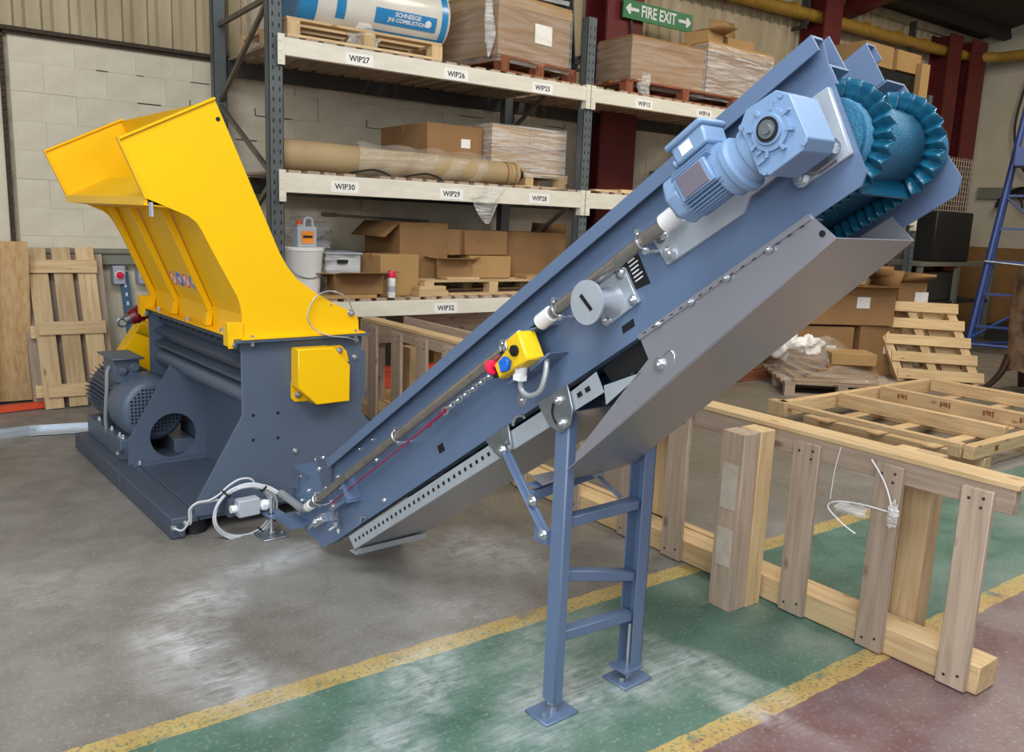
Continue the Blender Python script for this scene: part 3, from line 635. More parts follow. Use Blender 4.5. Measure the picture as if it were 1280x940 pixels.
# ================================================================== CONVEYOR
AI=math.radians(33.8); ca,sa=math.cos(AI),math.sin(AI)
def cv(u,v,x=0): return (x,3.544-u*ca+v*sa,.04+u*sa+v*ca)
def uv(y,z): return (-(y-3.544)*ca+(z-.04)*sa,(y-3.544)*sa+(z-.04)*ca)
CV=lambda u,v,x:cv(u,v,x)
U=Vector((0,-ca,sa)); V=Vector((0,sa,ca)); XO=Vector((-1,0,0))
co=thing('belt_conveyor','blue-grey inclined belt conveyor rising from shredder base to blue sidewall belt','conveyor',(2.0,2.4,0),MR)
near=[(0,0),(3.082,0),(3.104,.020),(3.127,.222),(3.137,.285),(3.150,.338),(.36,.338),uv(3.485,.505),uv(3.87,.375),uv(3.87,.20),(-.15,.13)]
b=MB(); b.prism(near,1.800,1.806,CV); sp=part('side_plate',b,'conv',co,label='near long side plate')
b=MB(); b.prism([(.36,.332),(3.152,.338),(3.152,.345),(.36,.338)],1.757,1.80,CV); b.prism([(.36,.298),(3.152,.304),(3.152,.345),(.36,.338)],1.754,1.760,CV); part('top_flange',b,'conv',sp)
b=MB(); b.prism([(.1,-.004),(2.95,-.004),(2.95,.0),(.1,.0)],1.80,1.84,CV); part('bottom_flange',b,'conv',sp)
far=[(0,0),(3.085,.0),(3.115,.032),(3.100,.337),(.3,.337)]
b=MB(); b.prism(far,2.270,2.276,CV); fp=part('side_plate',b,'conv',co,label='far long side plate')
b=MB(); b.prism([(.3,.331),(3.100,.331),(3.100,.337),(.3,.337)],2.18,2.27,CV); b.prism([(.36,.33),(3.094,.337),(3.098,.455),(.36,.40)],2.178,2.184,CV); b.prism([(.36,.398),(3.098,.452),(3.098,.458),(.36,.404)],2.184,2.225,CV); b.prism([(2.9,.41),(3.098,.41),(3.098,.458),(2.9,.455)],2.222,2.226,CV); part('upper_skirt',b,'conv',fp)
b=MB(); b.prism([(.45,.275),(3.137,.281),(3.137,.287),(.45,.281)],1.806,1.89,CV); b.prism([(.45,.28),(3.134,.285),(3.134,.385),(.45,.33)],1.886,1.892,CV); part('upper_skirt',b,'conv',sp)
b=MB(); b.prism([(3.070,.281),(3.137,.281),(3.134,.235)],1.806,1.812,CV); part('end_gusset',b,'conv',sp)
# boot at the lower end
b=MB(); b.box(1.785,1.80,3.855,3.87,.20,.38); b.box(1.78,1.80,3.80,3.86,.27,.36); part('boot_edge',b,'grey',co); b=MB(); b.prism([(3.60,.485),(3.44,.525),(3.44,.37),(3.53,.345)],1.786,1.80,YZ); part('boot_gusset',b,'grey',co); b=MB(); b.box(1.788,1.80,3.70,3.86,.352,.362); boot=part('boot_plate',b,'grey',co,bevel=.001)
b=MB(); b.box(1.784,1.7875,3.805,3.845,.285,.352); part('slot_opening',b,'darkin',boot)
for y,z in ((3.78,.345),(3.78,.215),(3.70,.29),(3.56,.44),(3.49,.36),(3.40,.44),(3.38,.40),(3.62,.47),(3.52,.505)):
    b=MB(); bolt(b,(1.786 if 3.44<y<3.6 else 1.80,y,z),(-1,0,0),.009,.006); part('bolt',b,'bolt',boot)
b=MB(); b.prism([uv(3.70,.13),uv(3.88,.125),uv(3.88,.105),uv(3.70,.105)],1.70,1.80,CV); b.box(1.665,1.76,3.87,3.985,.112,.120); ft=part('levelling_foot',b,'conv',co,label='zinc levelling foot under boot')
b=MB(); b.cyl((1.70,3.93,.01),(1.70,3.93,.21),.010,n=10); b.cyl((1.70,3.93,.105),(1.70,3.93,.12),.018,n=6); part('threaded_rod',b,'bolt',ft)
b=MB(); b.box(1.63,1.77,3.86,4.0,0,.010); b.cyl((1.70,3.93,.01),(1.70,3.93,.025),.02,n=12); b.cyl((1.74,3.89,.01),(1.74,3.89,.03),.008,n=8); part('foot_plate',b,'zincd',ft,bevel=.006)
# tensioner and emergency pull lever
b=MB(); b.prism([(.02,.10),(.13,.10),(.13,.145),(.02,.145)],1.765,1.80,CV); b.cyl(cv(.03,.122,1.77),cv(-.05,.122,1.77),.009,n=8); bolt(b,cv(.06,.122,1.765),(-1,0,0),.017,.008); bolt(b,cv(.10,.122,1.765),(-1,0,0),.012,.008); part('belt_tensioner',b,'bolt',co,bevel=.004)
b=MB(); b.cyl(cv(.20,.03,1.80),cv(.20,.03,1.797),.012,n=12); b.prism([(.19,.095),(.235,.095),(.235,.115),(.19,.115)],1.796,1.80,CV); b.prism([(.11,.055),(.17,.055),(.17,.065),(.11,.065)],1.797,1.80,CV); part('adjusting_slot',b,'white',co)
b=MB(); b.prism([(.20,.02),(.21,.02),(.21,.03),(.20,.03)],1.798,1.80,CV); b.prism([(1.20,.055),(1.24,.055),(1.24,.085),(1.20,.085)],1.797,1.80,CV); b.prism([(2.285,.032),(2.335,.032),(2.34,.052),(2.29,.052)],1.797,1.80,CV); part('punched_hole',b,'darkin',co)
b=MB(); b.bar(cv(.30,.16,1.76),cv(.30,.06,1.75),.02,.014,(1,0,0)); b.bar(cv(.26,.13,1.76),cv(.36,.12,1.76),.018,.014,(1,0,0)); b.cyl(cv(.30,.055,1.75),cv(.29,.035,1.745),.012,n=8); b.cyl(cv(.30,.12,1.755),cv(.30,.12,1.80),.010,n=8); part('rope_anchor',b,'bolt',co)
b=MB(); b.prism([(.34,.10),(.50,.10),(.50,.115),(.34,.115)],1.73,1.80,CV); b.prism([(.485,.09),(.495,.09),(.495,.21),(.485,.21)],1.73,1.80,CV); part('rope_bracket',b,'conv',co)
# pull rope
q=lambda u,v,x=1.735:cv(u,v,x)
b=MB(); b.tube([q(.28,.145,1.752),q(1.28,.150)],.0035,6); rp=part('pull_rope',b,'rope',co,label='red pull rope')
b=MB(); b.tube([q(1.28,.150),q(1.42,.156)],[.0035,.008],6); b.cyl(q(1.27,.150),q(1.29,.150),.008,n=8); part('rope_tail',b,'rope',rp)
b=MB()
for k in range(12):
    u_=1.44+k*.026; c=Vector(q(u_,.157)); ax=V if k%2 else XO
    b.tube([c+U*(.019*math.cos(t_))+ax*(.009*math.sin(t_)) for t_ in [i*2*PI/10 for i in range(11)]],.0032,6,False)
part('chain',b,'bolt',rp)
b=MB(); c=Vector(q(1.78,.160)); b.tube([c+U*(.03*math.cos(t_))+V*(.016*math.sin(t_)) for t_ in [i*2*PI/14 for i in range(15)]],.004,6,False); c=Vector(q(1.41,.156)); b.tube([c+U*(.022*math.cos(t_))+V*(.012*math.sin(t_)) for t_ in [i*2*PI/14 for i in range(15)]],.004,6,False); part('shackle',b,'bolt',rp)
# long conduit with saddles
for (u0,u1) in ((.10,1.92),(2.06,2.62)):
    b=MB(); b.cyl(cv(u0,.197,1.738),cv(u1,.197,1.738),.0185,n=16); cd=part('conduit',b,'conduit',co)
    b=MB()
    for (ua,ub,r_) in (((u0-.015,u0+.03,.024),(u1-.05,u1+.015,.025)) if u0<1 else ((u0-.02,u0+.04,.026),(u1-.01,u1+.045,.027))):
        b=MB(); b.cyl(cv(ua,.197,1.738),cv(ub,.197,1.738),r_,n=16); part('coupling',b,'white',cd)
b=MB(); b.tube([cv(1.90,.197,1.74),cv(2.08,.20,1.745)],.009,8); part('conduit_link',b,'black',co)
for u_ in (.20,1.04,1.84,2.13,2.52):
    b=MB(); c=Vector(cv(u_,.197,1.738)); b.tube([c+V*(.024*math.cos(t_))+XO*(.024*math.sin(t_)) for t_ in [i*PI/8 for i in range(9)]],.004,6)
    for s in (-1,1): b.cyl(c+V*.03*s+XO*-.0,c+V*.03*s+XO*-.06,.005,n=6); b.cyl(c+V*.03*s+XO*.006,c+V*.03*s+XO*-.004,.010,n=6)
    part('conduit_saddle',b,'bolt',co)
# emergency stop switch
b=MB(); b.prism([(1.80,.110),(2.0,.105),(2.0,.185),(1.93,.190),(1.80,.165)],1.70,1.74,CV); b.prism([(1.93,.09),(2.005,.09),(2.005,.19),(1.93,.19)],1.665,1.74,CV); sw=part('pull_wire_switch',b,'yplast',co,bevel=.006,label='yellow pull-wire switch box')
b=MB(); b.cyl(cv(1.965,.14,1.665),cv(1.965,.14,1.655),.018,n=16); b.cyl(cv(1.965,.14,1.655),cv(1.965,.14,1.650),.012,n=16); b.prism([(1.85,.175),(1.87,.175),(1.87,.185),(1.85,.185)],1.698,1.70,CV); b.prism([(1.895,.165),(1.905,.165),(1.905,.185),(1.895,.185)],1.698,1.70,CV); part('blanking_plug',b,'black',sw)
b=MB(); b.lathe(Vector(cv(1.80,.165,1.71))-U*.0,-U,[(0,.010),(.018,.010),(.02,.026),(.028,.027),(.036,.020)],20); part('stop_button',b,'red',sw)
b=MB(); b.prism([(1.84,.118),(1.875,.113),(1.895,.135),(1.88,.16),(1.845,.155)],1.682,1.70,CV); part('reset_knob',b,'bluep',sw,bevel=.003)
b=MB(); b.cyl(cv(1.93,.10,1.70),cv(1.90,.065,1.70),.020,n=14); b.cyl(cv(1.91,.08,1.70),cv(1.90,.066,1.70),.025,n=6); gl=part('cable_gland',b,'white',sw)
b=MB(); b.tube(smooth_path([cv(1.905,.07,1.70),cv(1.89,.035,1.70),cv(1.91,.005,1.705),cv(1.96,.0,1.71),cv(2.0,.04,1.72),cv(2.01,.09,1.74)],6),.009,8); part('loop_cable',b,'pvc',sw)
b=MB(); b.cyl(cv(1.80,.13,1.715),cv(1.765,.14,1.72),.010,n=8); part('wire_eye',b,'black',sw)
b=MB()
for (p0,p1,p2) in (((1.90,.228),(2.05,.180),(1.95,.19)),((1.905,.115),(2.05,.085),(1.94,.075))):
    b.prism([p0,p1,p2],1.72,1.80,CV)
b.prism([(1.78,.10),(1.80,.09),(2.02,.08),(2.02,.1)],1.74,1.80,CV); part('switch_bracket',b,'conv',co)
# belt wheel shaft disc on square zinc plate
b=MB(); b.prism([(2.240,.076),(2.392,.080),(2.386,.196),(2.233,.196)],1.786,1.80,CV); bp=part('bearing_plate',b,'zinc',co,bevel=.002)
b=MB(); b.lathe(cv(2.30,.13,1.786),(-1,0,0),[(0,.050),(.01,.045),(.05,.030),(.095,.030)],24); b.lathe(cv(2.30,.13,1.69),(-1,0,0),[(0,.064),(.008,.064)],32); part('flanged_disc',b,'zinc',bp)
b=MB(); b.prism([(2.285,.158),(2.297,.160),(2.315,.102),(2.303,.10)],1.6805,1.682,CV); part('keyhole_slot',b,'darkin',bp)
for p_ in ((2.255,.092),(2.375,.094),(2.37,.182),(2.25,.182)):
    b=MB(); bolt(b,cv(*p_,1.786),(-1,0,0),.012,.008); part('bolt',b,'bolt',bp)
# nameplate
b=MB(); b.prism([(2.34,.128),(2.445,.110),(2.445,.232),(2.335,.236)],1.7975,1.80,CV); npl=part('nameplate',b,'black',co,label='black rating plate')
b=MB()
for k in range(8):
    v_=.222-k*.012
    b.prism([(2.40,v_),(2.436-(k%3)*.004,v_),(2.436-(k%3)*.004,v_+.004),(2.40,v_+.004)],1.7965,1.7975,CV)
part('fine_print',b,'white',npl)
for p_ in ((1.763,.043),(.691,.026),(.62,.29),(.80,.235),(.75,.285),(.72,.20)):
    b=MB(); bolt(b,cv(*p_,1.80),(-1,0,0),.010 if p_[0]<1 else .016,.006); part('bolt',b,'bolt',co)
# torque plate and bearing plate under the gearmotor
b=MB(); b.prism([(2.515,.225),(2.530,.117),(2.80,.109),(2.835,.135),(2.95,.135),(2.95,.225)],1.786,1.80,CV); tp=part('torque_plate',b,'zinc',co,bevel=.002)
for p_ in ((2.55,.20),(2.555,.14)):
    b=MB(); bolt(b,cv(*p_,1.786),(-1,0,0),.016,.010); part('bolt',b,'bolt',tp)
b=MB(); b.prism([(2.96,.075),(3.100,.070),(3.122,.235),(2.965,.245)],1.784,1.80,CV); bp2=part('bearing_plate',b,'zinc',co,bevel=.003,label='bright bearing plate')
b=MB(); b.prism([(2.975,.10),(3.02,.072),(3.07,.072),(3.075,.16),(3.05,.235),(3.0,.235)],1.765,1.784,CV); b.cyl(cv(3.05,.155,1.765),cv(3.05,.155,1.71),.035,n=20); part('bearing_housing',b,'zincd',bp2,bevel=.004)
for p_ in ((3.045,.215),(3.075,.10),(2.985,.085)):
    b=MB(); bolt(b,cv(*p_,1.765),(-1,0,0),.016,.012); part('bolt',b,'bolt',bp2)
# --- gearmotor
gm=bpy.data.objects.new('gear_motor',None); COL.objects.link(gm); gm.parent=co; gm['label']='light blue geared motor'
b=MB(); b.prism([(2.980,.085),(2.985,.205),(3.015,.228),(3.095,.218),(3.118,.19),(3.112,.085),(3.09,.068),(3.0,.068)],1.605,1.715,CV); gb=part('gearbox',b,'blue',gm,bevel=.0025,seg=2)
b=MB()
cgx=(3.048,.150)
b.lathe(cv(*cgx,1.605),(-1,0,0),[(0,.046),(.008,.045),(.008,.034),(.014,.032)],28)
for k in range(8):
    a=k*PI/4+.2; d=U*math.cos(a)+V*math.sin(a); c=Vector(cv(*cgx,1.600)); b.bar(c+d*.040,c+d*.058,.007,.010,(1,0,0))
part('front_hub',b,'blue',gb)
b=MB(); b.lathe(cv(*cgx,1.590),(-1,0,0),[(0,.020),(.004,.020),(.004,.012),(.010,.011)],24); part('shaft_end',b,'zincd',gb)
b=MB(); b.lathe(cv(*cgx,1.5895),(-1,0,0),[(0,.027),(.001,.027)],24); part('shaft_seal',b,'darkin',gb)
b=MB()
for (u_,v_) in ((2.99,.20),(3.10,.20),(3.10,.08),(2.995,.08)):
    b.cyl(cv(u_,v_,1.606),cv(u_,v_,1.602),.007,n=8)
for k in range(4): b.prism([(2.990+.006*k,.10+.02*k),(3.01,.10+.02*k),(3.01,.106+.02*k),(2.990+.006*k,.106+.02*k)],1.598,1.606,CV)
part('casting_rib',b,'blue',gb)
b=MB(); b.lathe(cv(2.990,.160,1.668),-U,[(0,.062),(.03,.062),(.035,.054),(.06,.058),(.065,.068),(.080,.068),(.083,.060),(.11,.060)],28); part('input_flange',b,'blue',gm)
b=MB(); mx_=1.660; mc=lambda u_:Vector(cv(u_,.180,mx_))
b.cyl(mc(2.900),mc(2.765),.053,n=28)
for k in range(40):
    a=2*PI*k/40; d=V*math.cos(a)+XO*math.sin(a)
    if 1.25<a<2.15: continue
    c=mc(2.832)+d*.058; b.obox(c,(d,U,d.cross(U)),(.010,.060,.0014))
mb_=part('finned_motor_body',b,'blue',gm)
b=MB(); b.lathe(mc(2.778),-U,[(0,.064),(.01,.067),(.035,.067),(.045,.060),(.05,.04)],8); part('fan_cover',b,'blue',gm,bevel=.004,seg=2)
b=MB(); b.prism([(2.80,.232),(2.90,.232),(2.905,.278),(2.80,.278)],1.605,1.690,CV); b.prism([(2.790,.276),(2.912,.276),(2.912,.292),(2.790,.292)],1.597,1.698,CV); b.cyl(cv(2.80,.245,1.62),cv(2.785,.245,1.62),.012,n=12); b.cyl(cv(2.80,.245,1.66),cv(2.785,.245,1.66),.012,n=12); tb2=part('terminal_box',b,'blue',gm,bevel=.006,seg=2)
b=MB(); b.prism([(2.825,.242),(2.86,.242),(2.86,.268),(2.825,.268)],1.6035,1.605,CV); part('warning_sticker',b,'white',tb2)
d=(V*math.cos(1.70)+XO*math.sin(1.70)).normalized(); c=mc(2.832)+d*.070
b=MB(); b.obox(c,(U,d.cross(U),d),(.038,.026,.002)); part('rating_plate',b,'plate',gm)
b=MB(); b.obox(mc(2.832)+d*.062,(U,d.cross(U),d),(.050,.030,.006)); part('plate_boss',b,'blue',gm,bevel=.002)
b=MB(); b.cyl(cv(2.745,.190,1.69),cv(2.655,.197,1.738),.016,n=10); part('cable_entry',b,'lgrey',gm)
# --- drum, sidewall belt
dc_=(3.045,.155)
b=MB(); b.cyl(cv(*dc_,1.83),cv(*dc_,2.26),.090,n=48); dr=part('head_drum',b,'beltcore',co)
b=MB(); b.cyl(cv(*dc_,1.74),cv(*dc_,2.28),.024,n=16); b.cyl(cv(*dc_,1.806),cv(*dc_,1.835),.055,n=20); part('drum_shaft',b,'zincd',dr)
def path_pt(s):   # belt run: top run, round the head drum, return run
    top=2.30; r=.092; arc=PI*r
    if s<top: return (dc_[0]-top+s,dc_[1]+r),(0,1)
    s-=top
    if s<arc: a=PI/2-s/r; return (dc_[0]+r*math.cos(a),dc_[1]+r*math.sin(a)),(math.cos(a),math.sin(a))
    s-=arc; return (dc_[0]-s,dc_[1]-r),(0,-1)
LT=2.30+PI*.092+2.30
def belt():
    bb=MB(); n=150
    def fn(i,j):
        p,nr=path_pt(i*LT); return cv(p[0]-nr[0]*.0,p[1],1.845+j*.30)
    return bb.grid(fn,n,1)
bl=part('belt',belt(),'beltcore',co,solid=.005,label='blue rubber conveyor belt')
for xs in (1.872,2.125):
    def fn(i,j):
        s=i*LT; p,nr=path_pt(s); ph=s/.0240*2*PI
        h=j*.047; am=.014*(.25+.75*min(1,j*1.2)); return cv(p[0]+nr[0]*h,p[1]+nr[1]*h,xs+am*math.asin(.97*math.sin(ph))/1.3)
    b=MB(); b.grid(fn,2000,3); part('corrugated_sidewall',b,'belt',bl,solid=.003)
for k in range(9):
    b=MB(); s=2.30+.289+.02+k*.25 if k>0 else 2.30+.30; p,nr=path_pt(s); c=Vector(cv(p[0],p[1],1.998)); d=Vector(cv(nr[0],nr[1],0))-Vector(cv(0,0,0)); b.obox(c+d*.024,(Vector((1,0,0)),d,d.cross(Vector((1,0,0)))),(.118,.024,.003))
    part('belt_cleat',b,'belt',bl)
# inside plates
b=MB(); b.prism([(.3,.10),(2.95,.10),(2.95,.105),(.3,.105)],1.81,2.27,CV); part('slider_bed',b,'darkin',co)
# --- galvanised pans underneath
b=MB(); b.prism([(2.949,.012),(2.980,-.070),(1.905,-.232),(1.926,-.207),(2.338,-.075),(2.338,.002),],1.797,1.800,CV); ch=part('discharge_pan',b,'steel',co,label='stainless under-belt pan')
def pan(u,side): return 0
b=MB()
prof=[(2.980,-.070),(2.36,-.165),(1.905,-.232),(1.80,-.250),(1.72,-.245),(1.68,-.20)]
for i in range(len(prof)-1):
    (a0,b0),(a1,b1)=prof[i],prof[i+1]; b.prism([(a0,b0),(a1,b1),(a1,b1-.003),(a0,b0-.003)],1.797,2.17,CV)
part('pan_floor',b,'steel',ch)
b=MB(); b.prism([(2.960,.012),(2.980,-.070),(1.905,-.232),(1.72,-.245),(1.75,.0)],2.167,2.17,CV); part('pan_side',b,'steel',ch)
b=MB(); b.prism([(2.949,.012),(2.338,.0),(2.338,-.014),(2.949,-.002)],1.790,1.797,CV); part('pan_flange',b,'steel',ch)
b=MB()
for k in range(16): b.prism([(2.36+.037*k,-.004),(2.372+.037*k,-.004),(2.372+.037*k,-.0065),(2.36+.037*k,-.0065)],1.7892,1.790,CV)
part('slot_row',b,'darkin',ch)
for u_ in (2.42,2.55,2.68,2.82):
    b=MB(); bolt(b,cv(u_,-.006,1.79),(-1,0,0),.007,.005); part('bolt',b,'bolt',ch)
b=MB(); b.cyl(cv(2.955,-.045,1.797),cv(2.955,-.045,1.7955),.008,n=12); part('punched_hole',b,'darkin',ch)
b=MB(); bolt(b,cv(2.368,-.105,1.797),(-1,0,0),.015,.010); part('bolt',b,'bolt',ch)
b=MB(); b.tube(smooth_path([cv(2.39,-.09,1.794),cv(2.42,-.085,1.794),cv(2.43,-.105,1.794),cv(2.42,-.125,1.794)],5),.0018,6); part('retaining_clip',b,'bolt',ch)
b=MB(); b.prism([(2.13,-.012),(2.337,.002),(2.337,-.074),(2.30,-.095),(2.15,-.09)],1.830,1.834,CV); part('recess_shade_sheet',b,'darkin',co)  # added black sheet, stands in for the shade inside the open window
b=MB(); b.prism([(2.14,-.07),(2.30,-.098),(2.12,-.125)],1.797,1.80,CV); part('corner_plate',b,'zinc',co)
# black poking rod wedged under pan
b=MB(); b.cyl(cv(2.345,-.150,1.80),cv(2.10,-.10,2.25),.007,n=8); 
# lower pan with perforated rail
b=MB(); b.prism([(.29,-.022),(.31,-.088),(1.98,-.088),(1.98,-.03)],1.797,1.80,CV); lp=part('lower_pan',b,'zinc',co,label='galvanised lower pan')
b=MB()
for k in range(31): 
    u_=.34+k*.041; b.prism([(u_,-.048),(u_+.014,-.048),(u_+.014,-.062),(u_,-.062)],1.7955,1.797,CV)
for u_ in (1.58,1.62,2.02,2.06): b.prism([(u_,-.045),(u_+.022,-.045),(u_+.022,-.06),(u_,-.06)],1.7955,1.797,CV)
part('slot_row',b,'darkin',lp)
b=MB(); b.prism([(.30,-.088),(1.98,-.088),(1.98,-.091),(.30,-.091)],1.797,2.17,CV); part('pan_floor',b,'steel',lp)
b=MB(); c0=Vector(cv(.30,-.07,1.797)); b.box(1.79,2.17,c0.y-.05,c0.y+.012,c0.z-.026,c0.z-.022); b.prism([(c0.y-.05,c0.z-.026),(c0.y-.046,c0.z-.026),(c0.y-.062,c0.z+.008),(c0.y-.066,c0.z+.008)],1.79,2.17,YZ); part('end_lip',b,'zinc',lp)
b=MB(); b.prism([(1.98,-.03),(2.13,-.02),(2.13,-.088),(1.98,-.088)],1.798,1.80,CV); part('pan_extension',b,'zinc',lp)
b=MB(); c0=Vector(cv(.48,.0,1.79)); b.tube([c0+U*(.03*math.cos(t_))+V*(.018*math.sin(t_)) for t_ in [i*PI/8 for i in range(9)]],.005,6); part('spring_clip',b,'bolt',lp); b=MB(); c0=Vector(cv(1.72,-.02,1.79)); b.tube([c0+U*(.035*math.cos(t_))+V*(.02*math.sin(t_)) for t_ in [i*PI/8 for i in range(9)]],.005,6); part('spring_clip',b,'bolt',lp)
# --- stand
st=bpy.data.objects.new('support_stand',None); COL.objects.link(st); st.parent=co; st['label']='blue-grey ladder-shaped support stand'
b=MB(); b.box(1.795,1.835,1.865,1.93,.045,1.09); part('leg',b,'conv',st,bevel=.005)
b=MB(); b.box(2.165,2.22,1.86,1.866,.05,.93); b.box(2.214,2.22,1.86,1.93,.05,.93); b.box(2.165,2.22,1.924,1.93,.05,.93); part('leg',b,'conv',st,bevel=.001)
for (z0,z1) in ((.685,.685),(.50,.415),(.285,.262)):
    b=MB(); b.bar((1.835,1.895,z0),(2.165,1.895,z1),.045,.036); part('rung',b,'conv',st,bevel=.003)
b=MB(); b.bar(cv(1.600,-.075,1.79),cv(1.66,-.40,1.79),.04,.012,(1,0,0)); b.bar(cv(1.600,-.075,1.785),cv(1.66,-.40,1.785),.008,.03,(1,0,0)); part('diagonal_brace',b,'conv',st,bevel=.002)
b=MB(); b.box(1.78,1.80,1.93,1.99,.60,.65); part('brace_lug',b,'conv',st)
for p_ in ((1.60,-.075),(1.665,-.28),(1.66,-.395)):
    b=MB(); bolt(b,cv(*p_,1.780),(-1,0,0),.014,.010); part('bolt',b,'bolt',st)
b=MB(); b.bar((1.79,2.02,.745),(2.10,2.03,.775),.02,.035); b.bar((1.79,2.03,.775),(2.10,2.04,.80),.05,.004); b.bar((2.08,2.02,.78),(2.13,1.93,.70),.03,.006); part('cross_tie',b,'conv',st)
b=MB(); b.box(2.07,2.11,2.0,2.05,.765,.795); part('tie_bracket',b,'zinc',st)
for x_,y_ in ((1.815,1.897),(2.19,1.897)):
    b=MB(); z1=.12 if x_<2 else .22
    b.cyl((x_-(.0 if x_<2 else .0),y_,.01),(x_,y_,z1),.010,n=10); b.cyl((x_,y_,.035),(x_,y_,.05),.02,n=6); b.cyl((x_,y_,.010),(x_,y_,.03),.018,n=12)
    for s in (-1,1): b.cyl((x_+.05*s,y_+.02*s,.01),(x_+.05*s,y_+.02*s,.03),.010,n=6)
    part('adjusting_screw',b,'bolt',st)
    b=MB(); b.box(x_-.075,x_+.075,y_-.06,y_+.06,0,.010); part('foot_plate',b,'conv',st,bevel=.006)
b=MB(); b.box(2.13,2.22,1.85,1.94,.052,.060); part('leg_end_plate',b,'conv',st)
b=MB(); b.prism([(1.842,.0),(2.005,-.005),(1.990,-.085),(1.955,-.125),(1.90,-.13),(1.86,-.09)],1.785,1.793,CV); hg=part('hinge_plate',b,'zincd',co,bevel=.002)
b=MB(); b.tube([cv(1.94+.045*math.cos(t_),-.075+.045*math.sin(t_),1.784) for t_ in [PI*.55+i*PI*.75/10 for i in range(11)]],.004,6); part('arc_slot',b,'darkin',hg)
for p_ in ((1.945,-.035),(1.925,-.105)):
    b=MB(); bolt(b,cv(*p_,1.785),(-1,0,0),.012,.010); part('bolt',b,'bolt',hg)
b=MB(); b.prism([(1.515,-.01),(1.665,-.005),(1.640,-.09),(1.60,-.105),(1.555,-.085)],1.785,1.793,CV); hg=part('hinge_plate',b,'zincd',co,bevel=.002)
b=MB(); bolt(b,cv(1.585,-.07,1.785),(-1,0,0),.010,.008); b.prism([(1.60,-.068),(1.63,-.06),(1.63,-.052),(1.60,-.06)],1.784,1.785,CV); part('bolt',b,'bolt',hg)
b=MB(); b.cyl((1.80,1.62,1.225),(2.28,1.72,1.21),.008,n=8); part('poking_rod',b,'black',co,label='black rod under pan')
# ================================================================== GOODS: builders
def carton(name,label,x,y,z,sx,sy,sz,rz=0,m='cardboard',open_=False,flaps=(1,1,1,1),group=None,tape=True,fa=.5,cat='box',lab=False,film_=None,eul=None):
    t=thing(name,label,cat,loc=(x,y,z),rz=rz,group=group,eul=eul)
    b=MB(); w=.006
    if open_:
        b.box(-sx/2,sx/2,-sy/2,-sy/2+w,0,sz); b.box(-sx/2,sx/2,sy/2-w,sy/2,0,sz); b.box(-sx/2,-sx/2+w,-sy/2+w,sy/2-w,0,sz); b.box(sx/2-w,sx/2,-sy/2+w,sy/2-w,0,sz); b.box(-sx/2+w,sx/2-w,-sy/2+w,sy/2-w,0,w)
    else: b.box(-sx/2,sx/2,-sy/2,sy/2,0,sz)
    part('body',b,m,t,bevel=.003 if open_ else .006)
    if open_:
        fl=min(sx,sy)*fa
        for k,(on,(ax,s)) in enumerate(zip(flaps,(('y',-1),('y',1),('x',-1),('x',1)))):
            if not on: continue
            a=on if on!=1 else R.uniform(.2,1.2)   # angle out from horizontal
            b=MB(); dz=math.sin(a)*fl; dd_=math.cos(a)*fl
            if ax=='y': yy=s*sy/2; P=[(-sx/2,yy,sz),(sx/2,yy,sz),(sx/2-.01,yy+s*dd_,sz+dz),(-sx/2+.01,yy+s*dd_,sz+dz)]
            else: xx=s*sx/2; P=[(xx,-sy/2,sz),(xx,sy/2,sz),(xx+s*dd_,sy/2-.01,sz+dz),(xx+s*dd_,-sy/2+.01,sz+dz)]
            b.add(P,[(0,1,2,3)]); part('flap',b,m,t,solid=.005)
    elif tape:
        b=MB(); b.box(-sx/2-.001,sx/2+.001,-.025,.025,sz-.06,sz+.0012); b.box(-.02,.02,-sy/2-.0015,-sy/2,0,sz*.0+.002); part('tape',b,'tape',t)
        b=MB(); b.box(-sx/2+.004,sx/2-.004,-.0015,.0015,sz,sz+.0022); part('seam',b,'cardin',t)
    if lab:
        b=MB(); b.box(sx*.1,sx*.1+lab,-sy/2-.0015,-sy/2,sz*.45,sz*.45+lab*.8); part('paper_label',b,'label',t)
    return t
def wood_pallet(name,label,x,y,z,L,Wd,rz=0,m='wood',nt=6,h=.14,group=None,eul=None,cat='pallet',blocks=True,bw_=.1):
    # boards run along x; stringers / blocks along y rows
    t=thing(name,label,cat,loc=(x,y,z),rz=rz,group=group,eul=eul)
    tb_=.02; b=MB(); b.box(-L/2,L/2,-bw_/2,bw_/2,0,tb_); me=b.mesh('top_board',m+'x')
    for k in range(nt):
        yy=-Wd/2+bw_/2+(Wd-bw_)*k/(nt-1); piece('top_board',me,t,(R.uniform(-.006,.006),yy,h-tb_),(0,0,R.uniform(-.008,.008)))
    b=MB(); b.box(-.05,.05,-Wd/2,Wd/2,0,.02); me=b.mesh('cross_board',m+'y')
    for xx in (-L/2+.05,0,L/2-.05): piece('cross_board',me,t,(xx,0,h-.041))
    b=MB(); b.box(-.05,.05,-.05,.05,0,h-.041-.02); me=b.mesh('block',m+'z')
    for xx in (-L/2+.05,0,L/2-.05):
        for yy in (-Wd/2+.05,0,Wd/2-.05): piece('block',me,t,(xx,yy,.02))
    b=MB(); b.box(-L/2,L/2,-.05,.05,0,.02); me=b.mesh('bottom_board',m+'x')
    for yy in (-Wd/2+.05,0,Wd/2-.05): piece('bottom_board',me,t,(0,yy,0))
    return t
